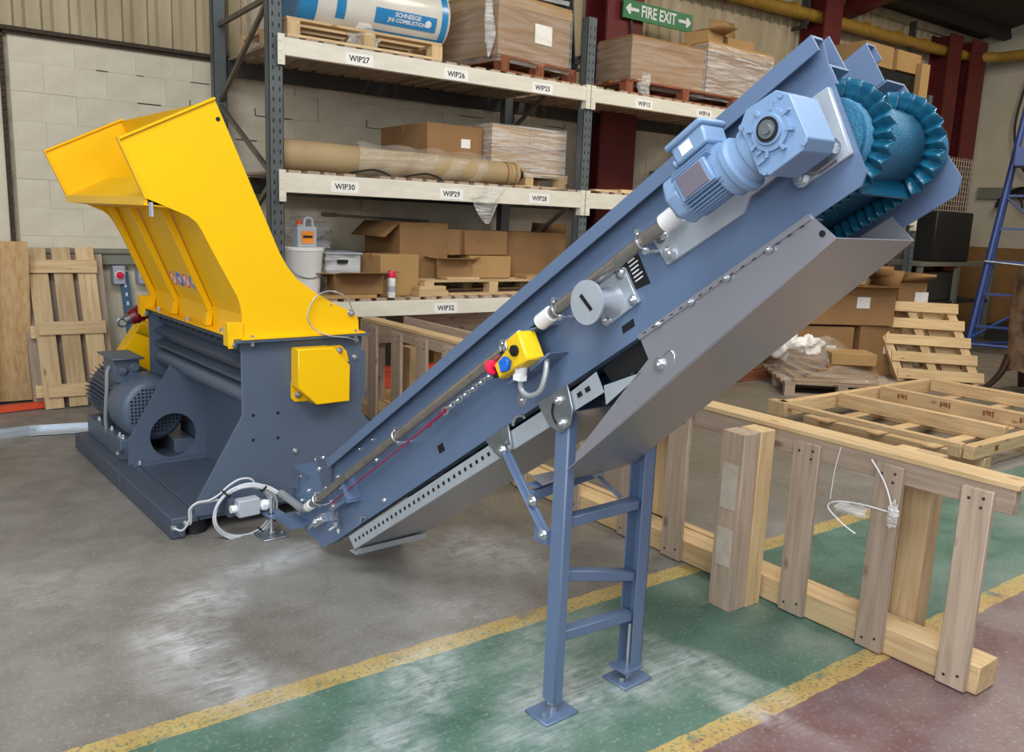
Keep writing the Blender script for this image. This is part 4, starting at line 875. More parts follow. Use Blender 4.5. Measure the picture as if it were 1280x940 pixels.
def crumple(cx,cy,cz,rx,ry,rz_,seed,n=14,amp=.35):
    rr=random.Random(seed); bb=MB(); K=[(rr.uniform(-3,3),rr.uniform(-3,3),rr.uniform(-3,3),rr.uniform(0,6)) for _ in range(7)]
    def fn(u,v):
        th=u*2*PI; ph=v*PI; d=Vector((math.sin(ph)*math.cos(th),math.sin(ph)*math.sin(th),math.cos(ph)))
        s=1+amp*sum(math.sin(2*(k[0]*d.x+k[1]*d.y+k[2]*d.z)+k[3]) for k in K)/4
        return (cx+rx*d.x*s,cy+ry*d.y*s,cz+rz_*d.z*s)
    return bb.grid(fn,n*2,n)
def wrap_sheet(x0,x1,y0,y1,z0,z1,pad=.008,wav=.006,seed=1):
    # film sleeve around a box: wavy four-sided skirt plus top
    rr=random.Random(seed); bb=MB(); per=[(x0-pad,y0-pad),(x1+pad,y0-pad),(x1+pad,y1+pad),(x0-pad,y1+pad)]; n=12; ph=[rr.uniform(0,6) for _ in range(4)]
    def fn(u,v):
        k=min(3,int(u*4)); f=u*4-k; a,c=per[k],per[(k+1)%4]; w=wav*math.sin(17*v+9*f+ph[k])*math.sin(PI*f)
        nx,ny=(c[1]-a[1]),-(c[0]-a[0]); l=math.hypot(nx,ny); 
        return (a[0]+(c[0]-a[0])*f+nx/l*w,a[1]+(c[1]-a[1])*f+ny/l*w,z0+(z1-z0)*v)
    bb.grid(fn,4*n,10); return bb
ZT,ZM,ZL=2.948,1.963,.953    # top of the deck boards of each level
# ------------------------------------------------------------------ top shelf
wood_pallet('wooden_pallet','pale wooden pallet on the top shelf under the white and blue wrapped roll',3.22,6.98,ZT,1.36,1.1,m='brt',nt=6)
t=thing('wrapped_roll','large white and blue film-wrapped roll lying on pallet, top shelf left bay','roll',(3.5,6.9,ZT+.14))
cz_=ZT+.14+.27; rad=.26
b=MB(); b.lathe((2.72,6.85,cz_),(1,.0,0),[(0,.18),(.02,rad-.01),(.05,rad),(1.32,rad),(1.36,rad-.015),(1.37,.18)],40); part('wrapped_body',b,'wrapwhite',t)
for (a0,a1) in ((2.715,2.86),(3.99,4.05)):
    b=MB(); b.lathe((a0,6.85,cz_),(1,0,0),[(0,rad+.002),(a1-a0,rad+.002)],40); part('blue_band',b,'wrapblue',t)
def cyl_patch(x0,x1,t0,t1,r):
    bb=MB(); bb.grid(lambda u,v:(x0+(x1-x0)*u,6.85-r*math.cos(t0+(t1-t0)*v),cz_-r*math.sin(t0+(t1-t0)*v)),2,8); return bb
b=cyl_patch(3.36,3.94,.15,.62,rad+.003); pn=part('blue_print_panel',b,'wrapblue',t)
b=cyl_patch(3.02,3.10,-.2,.7,rad+.003); part('blue_print_stripe',b,'wrapblue',t)
b=cyl_patch(3.30,4.0,.85,1.1,rad+.003); part('blue_print_stripe',b,'wrapblue',t)
for (s,th,x_,sz_) in (('SCHNEEGE',.27,3.66,.05),('JNI COMBUSTION',.44,3.66,.045)):
    nrm=Vector((0,-math.cos(th),-math.sin(th))); text('lettering',s,sz_,(x_,6.85+nrm.y*(rad+.006),cz_+nrm.z*(rad+.006)),(1,0,0),(0,-math.sin(th)*-1*-1,math.cos(th)),'white',t,bold=.001)
b=MB(); b.lathe((3.86,6.85-(rad+.005)*math.cos(.38),cz_-(rad+.005)*math.sin(.38)),(0,-math.cos(.38),-math.sin(.38)),[(0,.03),(.002,.028)],16); part('round_emblem',b,'white',t)
single('film_tail',crumple(3.20,6.50,ZT+.085,.13,.05,.085,3,amp=.6),'filmw','crumpled clear film tail hanging over front of the top pallet','film',(3.2,6.5,ZT))
b=MB(); b.grid(lambda u,v:(2.60+.28*u+.02*math.sin(9*v),6.75+.4*v,ZT+.45+.1*math.sin(5*v)-.25*(u-.5)**2),8,8); 
single('film_bundle',crumple(2.67,7.2,ZT+.35,.14,.25,.28,5,amp=.35),'film','clear film bundle behind the first rack upright on top shelf','film',(2.67,7.2,ZT))
wood_pallet('wooden_pallet','reddish wooden pallet under the film-wrapped carton on top shelf',4.92,7.02,ZT,.98,1.1,m='redw',nt=5,rz=.12)
# authored in the turned frame around its base
def rot_base(o,c): pass
def wrapped(name,label,cx_,cy_,z,sx,sy,sz,rz,band='cardl',seed=1,lab=True,cat='box',m='cardboard',opac='film'):
    t=thing(name,label,cat,loc=(cx_,cy_,z),rz=rz)
    b=MB(); b.box(-sx/2,sx/2,-sy/2,sy/2,0,sz*.86); part('body',b,m,t,bevel=.008)
    b=MB(); b.box(-sx/2-.006,sx/2+.006,-sy/2-.006,sy/2+.006,sz*.80,sz); part('lid',b,band,t,bevel=.004)
    if lab: b=MB(); b.box(-.02,.20,-sy/2-.012,-sy/2-.010,sz*.3,sz*.62); part('paper_label',b,'label',t)
    part('stretch_film',wrap_sheet(-sx/2,sx/2,-sy/2,sy/2,-.06,sz*.95,.013,.008,seed),opac,t)
    return t
wrapped('wrapped_carton','big film-wrapped carton on reddish pallet with white paper label, top shelf',4.86,7.02,ZT+.141,.92,1.08,.53,.12,'cardl',3)
single('film_tail',crumple(4.38,6.44,ZT+.36,.05,.03,.2,9,amp=.5),'filmw','narrow crumpled film tail on left corner of wrapped top-shelf carton','film',(4.38,6.44,ZT))
b=MB(); b.box(4.55,5.40,6.6,7.5,ZT+.72,ZT+.76); b.box(4.6,5.35,6.7,7.4,ZT+.69,ZT+.72)
single('metal_tray','b' and b,'zincd','flat metal tray lying on the tall wrapped carton at the top edge','tray',(5,7,ZT+.69))
t=thing('ribbed_black_duct','black ribbed tube standing on end beside wrapped carton','tube',(5.46,6.75,ZT+.19))
b=MB(); b.cyl((5.47,6.7,ZT+.20),(5.40,6.7,ZT+.85),.085,n=24)
for k in range(16):
    a=2*PI*k/16; b.bar((5.47+.088*math.cos(a),6.7+.088*math.sin(a),ZT+.21),(5.40+.088*math.cos(a),6.7+.088*math.sin(a),ZT+.85),.012,.012)
part('ribbed_tube',b,'black',t)
b=MB(); b.cyl((5.473,6.7,ZT+.17),(5.47,6.7,ZT+.21),.12,.115,24); part('end_flange',b,'black',t)
b=MB(); b.bar((5.42,6.65,ZT+.15),(5.60,6.62,ZT+.17),.06,.03); b.bar((5.36,6.7,ZT+.0),(5.56,6.7,ZT+.15),.04,.03); part('tube_support',b,'rackdark',t)
# bay two, top
wood_pallet('wooden_pallet','dark reddish pallet under long wrapped carton, second bay top shelf',6.95,7.02,ZT,1.75,1.1,m='redw',nt=5)
wood_pallet('wooden_pallet','reddish pallet at the right end of second bay top shelf',8.05,6.95,ZT,.7,1.0,m='redw',nt=5)
t=wrapped('long_carton','long brown carton with film wrap on second bay top shelf pallet',6.74,6.80,ZT+.141,1.05,.52,.45,-.03,'cardboard',6,False)
t=wrapped('film_wrapped_carton','clear film-wrapped block of cartons at right end of long carton',7.86,6.98,ZT+.141,1.10,.90,.55,.0,'cardl',8,False,opac='filmw')
single('film_tail',crumple(6.33,6.47,ZT+.08,.07,.03,.13,12,amp=.5),'filmw','thin film tail hanging at left end of the long carton','film',(6.33,6.47,ZT))
carton('small_carton','small open tan carton on left end of the film-wrapped block',7.58,6.85,ZT+.70,.36,.3,.14,.25,'cardl',True,(.3,0,0,.8),fa=.6)
carton('small_carton','tan carton with raised flap on top of the film-wrapped block',8.12,6.9,ZT+.70,.42,.3,.14,-.1,'cardl',True,(0,1.4,.3,0),fa=.9)
b=MB(); b.bar((7.08,6.75,ZT+.60),(7.20,6.75,ZT+.68),.2,.006); single('cardboard_scrap',b,'cardl','loose tan cardboard scrap by arrow end of the fire exit sign','cardboard',(7.1,6.8,ZT+.62))
# bay three, top: black wrapped stack
t=thing('black_wrapped_stack','tall stack wrapped in black film topped with tan cartons, behind conveyor head','stack',(11.0,6.95,ZT))
b=MB(); b.box(10.35,11.62,6.5,7.4,ZT+.14,ZT+.86); part('black_wrap',b,'blackgl',t,bevel=.03)
b=MB(); b.box(10.3,10.95,6.55,7.4,ZT+.86,ZT+1.14); b.box(10.97,11.55,6.5,7.4,ZT+.86,ZT+1.12); part('top_carton',b,'cardl',t,bevel=.006)
b=MB(); b.box(11.45,11.66,6.42,6.5,ZT+.50,ZT+1.0); part('cardboard_flap',b,'cardl',t)
wood_pallet('wooden_pallet','pallet under the black-wrapped stack in third bay',10.98,6.95,ZT,1.2,1.0,m='old')
single('film_tail',crumple(11.05,6.46,ZT+.45,.05,.03,.14,15,amp=.7),'filmw','twist of clear film on front of the black-wrapped stack','film',(11.05,6.46,ZT+.4))
# ------------------------------------------------------------------ middle shelf
t=thing('kraft_roll','long kraft-wrapped roll in clear film lying along the middle shelf','roll',(3.8,6.56,ZM))
b=MB(); b.cyl((2.53,6.62,ZM+.125),(4.76,6.50,ZM+.105),.125,.10,28); part('rolled_body',b,'paperroll',t)
for k in range(5):
    b=MB(); xx=4.62+k*.045; b.cyl((xx,6.506,ZM+.107),(xx+.018,6.505,ZM+.107),.106-k*.012 if k>2 else .106,n=28); part('roll_layer',b,'paperroll' if k%2 else 'cardin',t)
b=MB(); b.cyl((4.76,6.50,ZM+.105),(4.83,6.495,ZM+.105),.07,.045,20); part('roll_core',b,'black',t)
b=MB(); b.grid(lambda u,v:(3.15+1.25*u,6.58-.155*math.sin(v*PI*1.15-.3)-(.02*math.sin(30*u+8*v)),ZM+.12+.15*math.cos(v*PI*1.15-.3)+.012*math.sin(23*u)),40,12); part('stretch_film',b,'film',t)
for cx_ in (3.75,3.25):
    b=MB(); b.tube(smooth_path([(cx_-.18,6.46,ZM+.01),(cx_-.1,6.41,ZM+.03),(cx_,6.41,ZM+.045),(cx_+.1,6.41,ZM+.03),(cx_+.16,6.41,ZM+.005)],5),.008,6); part('strap',b,'black',t)
wood_pallet('wooden_pallet','pale pallet under wrapped tan cartons on middle shelf',5.06,7.17,ZM,.95,1.0,m='brt',nt=5)
t=thing('carton_stack','two-tier stack of film-wrapped tan cartons on middle shelf pallet','boxes',(5.06,7.15,ZM+.14))
for k,(z0,z1) in enumerate(((0,.19),(.19,.235),(.235,.42))):
    for j,(x0,x1) in enumerate(((4.60,5.04),(5.045,5.48))):
        b=MB(); b.box(x0,x1,6.66,7.54,ZM+.142+z0,ZM+.14+z1-.002); part('carton',b,'cardl' if k!=1 else 'tape',t,bevel=.005)
part('stretch_film',wrap_sheet(4.60,5.48,6.66,7.54,ZM+.10,ZM+.565,.008,.006,4),'filmw',t)
carton('long_carton','long brown carton with small white label left of the wrapped stack',4.27,7.22,ZM+.16,.60,.9,.36,0,'cardboard',lab=.1)
carton('flat_carton','flat brown carton lying under the long carton',4.20,7.22,ZM,.66,.9,.155,0,'cardboard')
b=MB(); b.grid(lambda u,v:(4.22+.32*u+.03*math.sin(6*v),6.365-.02*math.sin(9*u+4*v)-.01,ZM-.02-(.34*v*(.35+.65*math.sin(PI*min(1,u*1.1))))),14,14)
single('plastic_drape',b,'filmw','crumpled clear plastic hanging over the middle beam','film',(4.3,6.36,ZM-.1))
b=MB(); b.box(5.7,6.0,6.42,7.0,ZM,ZM+.02); b.box(6.05,6.9,6.42,7.0,ZM,ZM+.035); single('loose_board',b,'brtx','pale boards lying on middle shelf right of second upright','board',(6.2,6.6,ZM))
# ------------------------------------------------------------------ low shelf
t=thing('white_bucket','white plastic bucket with lid and wire handle on the low shelf','bucket',(2.72,6.62,ZL))
b=MB(); b.lathe((2.72,6.62,ZL),(0,0,1),[(0,.13),(.005,.14),(.36,.165),(.375,.172),(.39,.172)],32); part('pail',b,'white',t)
b=MB(); b.lathe((2.72,6.62,ZL+.385),(0,0,1),[(0,.178),(.02,.178),(.028,.165)],32); part('lid',b,'white',t)
b=MB(); b.tube([(2.72+.176*math.cos(a),6.62-.06-.12*math.sin(a)*0-.1*math.sin(a),ZL+.33-.16*math.sin(a)) for a in [i*PI/14 for i in range(15)]],.004,6); part('handle',b,'zincd',t)
t=thing('jerry_can','clear jerry can with orange cap and orange label standing on the bucket','jerry can',(2.73,6.62,ZL+.413))
z=ZL+.413; b=MB(); b.box(2.655,2.82,6.55,6.68,z,z+.165); b.box(2.665,2.72,6.56,6.67,z+.165,z+.18); part('can_body',b,'bag' and 'lgrey',t,bevel=.02,seg=3)
b=MB(); b.tube(smooth_path([(2.735,6.61,z+.155),(2.745,6.61,z+.225),(2.80,6.61,z+.225),(2.81,6.61,z+.15)],6),.013,8); part('handle',b,'lgrey',t)
b=MB(); b.cyl((2.69,6.61,z+.175),(2.69,6.61,z+.215),.024,n=16); part('cap',b,'orange',t)
b=MB(); b.box(2.69,2.79,6.545,6.549,z+.03,z+.13); lb=part('product_label',b,'orangelab',t)
b=MB(); b.box(2.70,2.78,6.543,6.545,z+.075,z+.095); part('label_print',b,'ink',lb)
t=thing('clear_plastic_box','clear plastic storage box beside white bucket','box',(3.08,6.75,ZL))
b=MB(); b.box(2.93,3.25,6.62,7.0,ZL,ZL+.36); part('box_body',b,'clearp',t,bevel=.01)
b=MB(); b.box(2.92,3.26,6.61,7.01,ZL+.355,ZL+.37); part('rim',b,'lgrey',t)
b=MB(); b.box(3.03,3.12,6.60,6.62,ZL+.28,ZL+.31); part('clip',b,'black',t)
single('plastic_bag',crumple(2.98,7.1,ZL+.5,.2,.16,.14,21,amp=.35),'bag','loose clear plastic bag behind the clear storage box','bag',(2.98,7.1,ZL+.4))
b=MB(); b.box(2.9,3.2,6.9,7.4,ZL,ZL+.36); single('grey_crate',b,'lgrey','plain grey crate behind the clear storage box','crate',(3.05,7.1,ZL))
b=MB(); b.cyl((3.08,7.0,ZM-.33),(4.25,7.2,ZM-.36),.012,n=8); b.cyl((3.06,6.995,ZM-.33),(3.20,7.02,ZM-.333),.02,n=10); 
t=thing('metal_rod','dark metal rod lying across goods under the middle shelf','rod',(3.6,7.1,ZM-.34)); part('rod',b,'brace',t)
b=MB(); b.box(2.80,3.30,6.41,6.9,ZL,ZL+.03); single('cardboard_sheet',b,'cardl','flat tan cardboard sheet under the open carton at shelf edge','cardboard',(3.05,6.6,ZL),bevel=.003)
carton('open_carton','small brown carton with open front flap at the shelf edge',3.16,6.62,ZL+.031,.44,.36,.17,-.06,'cardboard',True,(.15,1.0,.05,.1),fa=.42)
carton('upright_carton','plain tan upright carton beside the red-capped spray can',3.56,6.68,ZL,.42,.3,.36,.16,'cardl')
t=thing('spray_can','white spray can with red cap at the edge of low shelf','spray can',(3.45,6.44,ZL))
b=MB(); b.lathe((3.45,6.44,ZL),(0,0,1),[(0,.032),(.004,.034),(.165,.034),(.178,.028),(.185,.024)],20); part('can_body',b,'white',t)
b=MB(); b.lathe((3.45,6.44,ZL+.17),(0,0,1),[(0,.035),(.05,.035),(.058,.031)],20); part('cap',b,'red',t)
b=MB(); b.lathe((3.45,6.44,ZL+.05),(0,0,1),[(0,.0345),(.05,.0345)],20); part('label_band',b,'lgrey',t)
b=MB(); b.box(3.72,4.02,6.43,6.56,ZL,ZL+.05); b.box(3.73,4.0,6.44,6.54,ZL+.051,ZL+.09); single('timber_offcut',b,'brtx','two pale timber offcuts lying at the shelf edge','timber',(3.87,6.5,ZL),bevel=.002)
wood_pallet('wooden_pallet','wooden pallet on low shelf carrying open brown cartons',4.55,6.98,ZL,1.5,1.0,m='wood',nt=6)
Z2=ZL+.141
t=carton('open_carton','large open brown carton with drooping left flap on low shelf pallet',3.92,7.05,Z2,.50,.7,.50,.0,'cardboard',True,(.0,0,-.75,0),fa=.4)
carton('small_carton','small brown carton, upper of two beside the drooping flap carton',4.22,6.86,Z2+.21,.24,.3,.24,0,'cardboard')
carton('small_carton','small torn brown carton, lower, in middle of pallet',4.20,6.72,Z2,.33,.28,.18,-.2,'cardboard',True,(.1,1,.2,.2),fa=.4)
t=carton('small_carton','dark brown carton with faint black print, upper right of pair',4.57,6.86,Z2+.215,.50,.4,.23,.03,'cardboard')
text('lettering','RACME YFG',.05,(.02,-.202,.13),(1,0,0),(0,0,1),'cardin',t)
carton('small_carton','plain brown carton beneath the printed carton',4.60,6.80,Z2,.46,.4,.21,-.05,'cardl')
carton('small_carton','plain brown carton behind the lower pair',4.22,7.15,Z2,.4,.3,.4,0,'cardboard')
t=carton('open_carton','very large open brown carton leaning open at right end of low shelf',5.28,7.1,Z2-.0,.78,.6,.44,.0,'cardboard',True,(.0,0,0,1.5),fa=.16)
b=MB(); b.box(4.95,5.5,6.5,6.75,Z2,Z2+.03); single('cardboard_sheet',b,'cardl','flat cardboard sheet in front of very large open carton','cardboard',(5.2,6.6,Z2))
b=MB(); b.box(4.05,4.40,6.50,6.62,Z2,Z2+.02); single('loose_board',b,'woodx','short pale board on front edge of low shelf pallet','board',(4.2,6.5,Z2))
# ------------------------------------------------------------------ under the rack: slatted crate and litter
b=MB(); b.bar((3.85,6.95,.72),(5.0,6.85,.60),.03,.22); single('leaning_plank',b,'oldx','weathered plank leaning in shadow under the low shelf','plank',(4.4,6.9,.65))
b=MB()
for k in range(4): b.bar((3.25,6.60+.09*k,.155+.03*k),(4.2,6.55+.09*k,.155+.03*k),.08,.045)
t=thing('orange_beams','orange-red steel beams on floor under the low shelf behind the crate side','beam',(3.6,6.7,.2)); part('beam_bundle',b,'orange',t)
b=MB(); b.box(3.1,4.3,6.5,6.95,0,.13); single('paper_sacks',b,'cardl','tan paper sacks lying on floor under low shelf','sack',(3.6,6.7,0),bevel=.03)
carton('brown_carton','brown carton standing deep under the low shelf',4.6,7.2,0,.8,.5,.5,0,'cardboard')
carton('brown_carton','second brown carton in shadow at far left under the low shelf',3.0,7.3,0,.6,.5,.45,0,'cardboard')
# ================================================================== LEFT WALL GOODS
b=MB(); b.obox((.58,7.72,.68),(Vector((1,-.05,0)),Vector((0,1,.22)),Vector((0,-.22,1))),(.29,.009,.67)); single('plywood_sheet',b,'ply','plywood sheet leaning on white wall at far left','plywood',(.55,7.7,0),bevel=.001)
b=MB(); b.obox((.30,7.60,.66),(Vector((1,-.05,0)),Vector((0,1,.22)),Vector((0,-.22,1))),(.29,.009,.68)); single('plywood_sheet',b,'ply','second plywood sheet at the frame edge in front of the other','plywood',(.30,7.6,0),bevel=.001)
t=thing('leaning_pallet','pale pine pallet leaning upright on wall left of shredder','pallet',loc=(1.155,7.50,0),eul=(-.20,0,-.02))
b=MB(); b.box(-.068,.068,-.011,.011,0,1.30); me=b.mesh('long_board','woodz')
for k,x_ in enumerate((-.175,.0,.175)): piece('long_board',me,t,(x_,.0,R.uniform(-.01,.01)+.01),(0,R.uniform(-.004,.004)-.03,0))
b=MB(); b.box(-.245,.245,-.012,.012,0,.105); me=b.mesh('cross_board','woodx')
for z_,dx in ((1.10,-.03),(.60,-.0),(.095,.03)): piece('cross_board',me,t,(dx,-.025,z_),(0,-.0,0))
b=MB(); b.box(-.06,.06,-.05,.05,0,1.25); me=b.mesh('rear_board','oldz')
for x_ in (-.25,-.09,.09,.24): piece('rear_board',me,t,(x_,.13,.02),(0,-.02,0))
b=MB(); b.box(-.3,-.22,.012,.08,.58,.68); b.box(-.3,-.22,.012,.08,.10,.2); b.box(-.3,-.22,.012,.08,1.1,1.2); part('spacer_block',b,'woodx',t)
t=thing('slotted_upright','short blue slotted rack upright leaning on wall beside red buffer','upright',(1.65,7.7,0))
b=MB(); b.bar((1.67,7.72,0),(1.625,7.93,1.07),.07,.03,(0,1,0)); po=part('upright',b,'bluestk',t)
b=MB()
for k in range(14):
    f=(k+.5)/14; c=Vector((1.67,7.72,0)).lerp(Vector((1.625,7.93,1.07)),f)+Vector((0,-.017,.003)); b.obox(c,((1,0,0),(0,1,0),(0,0,1)),(.008,.002,.016))
part('slot_row',b,'white',po)
b=MB(); b.bar((.35,7.50,.03),(.98,7.60,.03),.07,.05); single('orange_beam_end',b,'orange','orange steel beam on floor below plywood sheet','beam',(.7,7.55,0),bevel=.004)
t=thing('cable_tray','galvanised slotted steel channel on floor left of base frame','channel',(.7,6.75,0))
b=MB(); b.bar((-.3,6.62,.004),(.75,6.80,.004),.12,.004); b.bar((-.3,6.56,.02),(.75,6.74,.02),.004,.04); b.bar((-.3,6.68,.02),(.75,6.86,.02),.004,.04); part('channel_body',b,'zinc',t)
b=MB()
for k in range(16): f=(k+.5)/16; b.bar((-.3+1.05*f,6.62+.18*f,.0065),(-.3+1.05*f+.03,6.62+.18*f+.005,.0065),.02,.001)
part('slot_row',b,'darkin',t)
b=MB(); b.bar((.72,6.75,.01),(1.14,6.66,.01),.16,.006); b.bar((.72,6.83,.025),(1.14,6.74,.025),.005,.04); part('channel_end',b,'zinc',t)
# ================================================================== CRATE SIDE ON THE FLOOR (right foreground)
t=thing('crate_side_frame','long timber crate side standing on edge across green floor','crate frame',(3.15,2.9,0))
def bd(name,x0,x1,y0,y1,z0,z1,m,**k):
    b=MB(); b.box(x0,x1,y0,y1,z0,z1); return part(name,b,m,t,bevel=.003,**k)
bd('top_rail',3.082,3.125,1.20,6.25,.705,.80,'oldy'); bd('top_cap',3.078,3.20,1.19,6.25,.795,.818,'brty')
bd('bottom_rail',3.082,3.225,1.23,6.25,.005,.115,'brty')
for k,(ya,yb) in enumerate(((1.262,1.372),(1.592,1.705),(1.955,2.080),(2.665,2.795),(3.01,3.12),(3.45,3.57),(3.95,4.07),(4.42,4.55),(4.82,4.96),(5.17,5.33),(5.55,5.70),(5.95,6.09))):
    bd('slat',3.056,3.080,ya,yb,.006,.775,'oldz')
    b=MB()
    for (yy,zz) in ((ya+.03,.745),(yb-.03,.735),(ya+.03,.06),(yb-.03,.045),(ya+.035,.71)): b.cyl((3.0562,yy,zz),(3.0545,yy,zz),.006,n=8)
    part('nail_head',b,'rust',t)
for (y0,y1,x0,x1,m,h) in ((2.165,2.285,2.835,2.935,'oldz',.800),(2.160,2.275,2.938,3.035,'brtz',.803)):
    bd('corner_post',x0,x1,y0,y1,.0,h,m)
b=MB(); b.box(2.832,2.835,2.185,2.265,.46,.66); b.box(2.832,2.835,2.185,2.265,.20,.37); part('paper_sticker',b,'sticker',t,kind='stuff')
for (y0,y1,x0,x1) in ((1.56,1.67,3.235,3.33),(1.672,1.75,3.235,3.33)): bd('rear_post',x0,x1,y0,y1,.0,.80,'woodz')
for ya in (2.9,4.3): bd('rear_post',3.235,3.33,ya,ya+.14,0,.80,'brtz')
# opposite members seen beyond the conveyor stand
bd('rear_rail',3.235,3.28,2.6,6.2,.01,.12,'brty'); bd('rear_post',3.26,3.36,5.76,5.93,0,.62,'brtz'); bd('rear_plank',3.44,3.47,4.3,6.2,.60,.815,'oldy'); bd('end_batten',3.2,3.47,6.20,6.23,.60,.70,'oldx')
b=MB(); b.box(3.08,3.3,6.255,6.275,0,.8); part('end_board',b,'oldz',t)
# shrink film twist and white strap caught on top rail
t=thing('plastic_strap','twisted clear film and white strap snagged on the crate frame','strap',(3.03,1.68,.62))
b=MB(); b.tube(smooth_path([(3.05,1.72,.78),(3.04,1.66,.72),(3.03,1.62,.66),(3.03,1.60,.60)],6),.003,6); b.tube(smooth_path([(3.03,1.62,.60),(3.02,1.72,.60),(3.01,1.82,.585),(3.01,1.86,.55),(3.02,1.80,.50),(3.03,1.74,.47)],6),.003,6); b.tube(smooth_path([(3.04,1.85,.80),(3.03,1.86,.70),(3.02,1.86,.58)],5),.0015,5); part('strap_band',b,'white',t)
part('film_twist',crumple(3.03,1.60,.60,.012,.02,.05,31,n=10,amp=.6),'filmw',t); part('film_twist',crumple(3.03,1.77,.56,.015,.06,.03,33,n=10,amp=.6),'filmw',t)
# ================================================================== BIG PALLET
t=thing('large_timber_pallet','large pale pine heavy-duty pallet lying on floor behind crate frame','pallet',(7.3,3.5,0))
def lp_(name,x0,x1,y0,y1,z0,z1,m):
    b=MB(); b.box(x0,x1,y0,y1,z0,z1); return part(name,b,m,t,bevel=.004)
for x_ in (6.27,7.15,8.1): lp_('bottom_runner',x_,x_+.10,2.68,4.20,.0,.088,'woody')
for y_ in (3.0,3.45,3.9): lp_('deck_board',6.16,8.5,y_,y_+.10,.09,.108,'woodx')
lp_('front_strip',6.06,6.12,2.76,4.25,.165,.205,'woody')
for x_ in (6.80,7.48,8.42): lp_('upright_bearer',x_,x_+.075,2.80,4.22,.11,.235 if x_<8 else .23,'woody')
lp_('end_board',6.05,8.5,4.25,4.32,.09,.215,'brtx'); lp_('end_board',6.08,8.5,2.68,2.755,.10,.20,'brtx')
lp_('end_block',6.02,6.12,4.22,4.40,.09,.215,'woodz'); lp_('end_block',6.06,6.20,2.76,2.86,.10,.165,'woodz')
for y_ in (3.95,3.55,3.18,2.88):
    b=MB()
    for k in range(4): b.box(7.478,7.4798,y_+.024*k,y_+.024*k+.016+.004*(k%2),.155+.006*(k%3),.205-.005*(k%2))
    part('burnt_stamp',b,'redwy',t,kind='stuff')
b=MB(); b.box(6.40,6.45,2.678,2.68,.13,.17); part('burnt_stamp',b,'redwy',t)
# ================================================================== LEANING PALLET and PALLET PILE (right background)
def lean_pallet(name,label,loc,eul,m,n=5,Wd=1.0,H=1.0,behind=True):
    t=thing(name,label,'pallet',loc=loc,eul=eul)
    b=MB(); b.box(-Wd/2,Wd/2,-.012,.012,0,.12); me=b.mesh('cross_board',m+'x')
    for k in range(n): piece('cross_board',me,t,(-SHR*(H-.14)*k/(n-1),-.02,.02+(H-.14)*k/(n-1)))
    b=MB(); b.box(-.045,.045,0,.09,0,H); me=b.mesh('bearer',m+'z')
    for x_ in (-Wd/2+.05,-.03,Wd/2-.06): piece('bearer',me,t,(x_,-.008,0),(0,-math.atan(SHR),0))
    b=MB(); b.box(-.05,.05,0,.02,0,H); me=b.mesh('rear_board',m+'z')
    for x_ in (-Wd/2+.2,.16,Wd/2-.2): piece('rear_board',me,t,(x_,.085,0),(0,-math.atan(SHR),0))
    return t
SHR=.34
dirp=math.atan2(4.45-4.97,9.95-9.35)
lean_pallet('leaning_pallet','pale yellow pallet leaning upright against cartons beyond large pallet',(9.62,4.72,0),(-.40,0,dirp-.12),'brt',5,.92,.95)
lean_pallet('leaning_pallet','older pallet leaning behind the pale yellow one',(9.76,4.86,0),(-.40,0,dirp-.12),'wood',4,.92,.86)
# film wrapped pallet of flattened cartons
rzp=math.atan2(4.53-5.48,7.39-7.32)
t=wood_pallet('wooden_pallet','low dark pallet under film-wrapped flattened cartons',8.05,5.15,0,1.15,1.15,rz=-.72,m='old',nt=6)
t=thing('wrapped_cardboard_load','flattened cartons under clear film on low dark pallet','cardboard load',loc=(8.05,5.15,.141),rz=-.72)
b=MB()
for k in range(4): b.obox((-.05+.03*k,-.1,.02+.045*k),(Vector((1,.1*k,0)),Vector((-.1*k,1,0)),(0,0,1)),(.42-.05*k,.40-.04*k,.02))
part('flattened_carton',b,'cardboard',t)
b=MB(); b.box(-.1,.35,-.42,-.05,.18,.30); part('small_carton',b,'cardl',t,bevel=.005)
b=MB(); b.grid(lambda u,v:((u-.5)*1.15,(v-.5)*1.15,.02+.42*max(0,1-abs(u-.45)*2.1)**.7*max(0,1-abs(v-.5)*2.1)**.7+.006*math.sin(30*u)*math.sin(23*v)),26,26); part('stretch_film',b,'film',t)
single('white_bag',crumple(7.78,5.55,.44,.15,.12,.14,41,n=18,amp=.6),'label','crumpled white bag on top of the wrapped cardboard load','bag',(7.78,5.55,.3))
single('white_bag',crumple(8.05,5.42,.44,.12,.11,.10,44,n=18,amp=.6),'label','second smaller crumpled white bag beside the larger','bag',(8.05,5.42,.3))
carton('small_carton','small brown carton with hole and white label left of the wrapped load',7.75,6.02,.1,.32,.3,.22,.2,'cardboard',lab=.1)
b=MB(); b.box(7.35,8.1,5.8,6.3,0,.1); single('low_skid',b,'redwx','dark low skid on floor under the small carton','skid',(7.7,6.0,0),bevel=.005)
# stack of big cartons
t=carton('large_carton','big brown carton, bottom left of the carton stack',8.80,5.93,0,.80,.60,.58,-.55,'cardboard',lab=.12)
carton('large_carton','big brown carton, bottom right of stack with white label',9.43,5.60,.0,.55,.6,.60,-.40,'cardboard',lab=.14)
carton('large_carton','large torn carton lying on the stack with a raised tan end',9.0,5.78,.605,1.20,.60,.44,-.50,'cardboard',True,(.1,.35,.2,1.2),fa=.35,lab=.16)
carton('large_carton','open carton with printed white labels, top right of the stack',9.86,5.50,.605,.42,.5,.50,-.30,'cardboard',True,(.5,1.0,.9,.6),fa=.4,lab=.2)
carton('small_carton','tan carton peeping over the top of the stack',9.2,5.85,1.05,.5,.3,.14,-.4,'cardl')
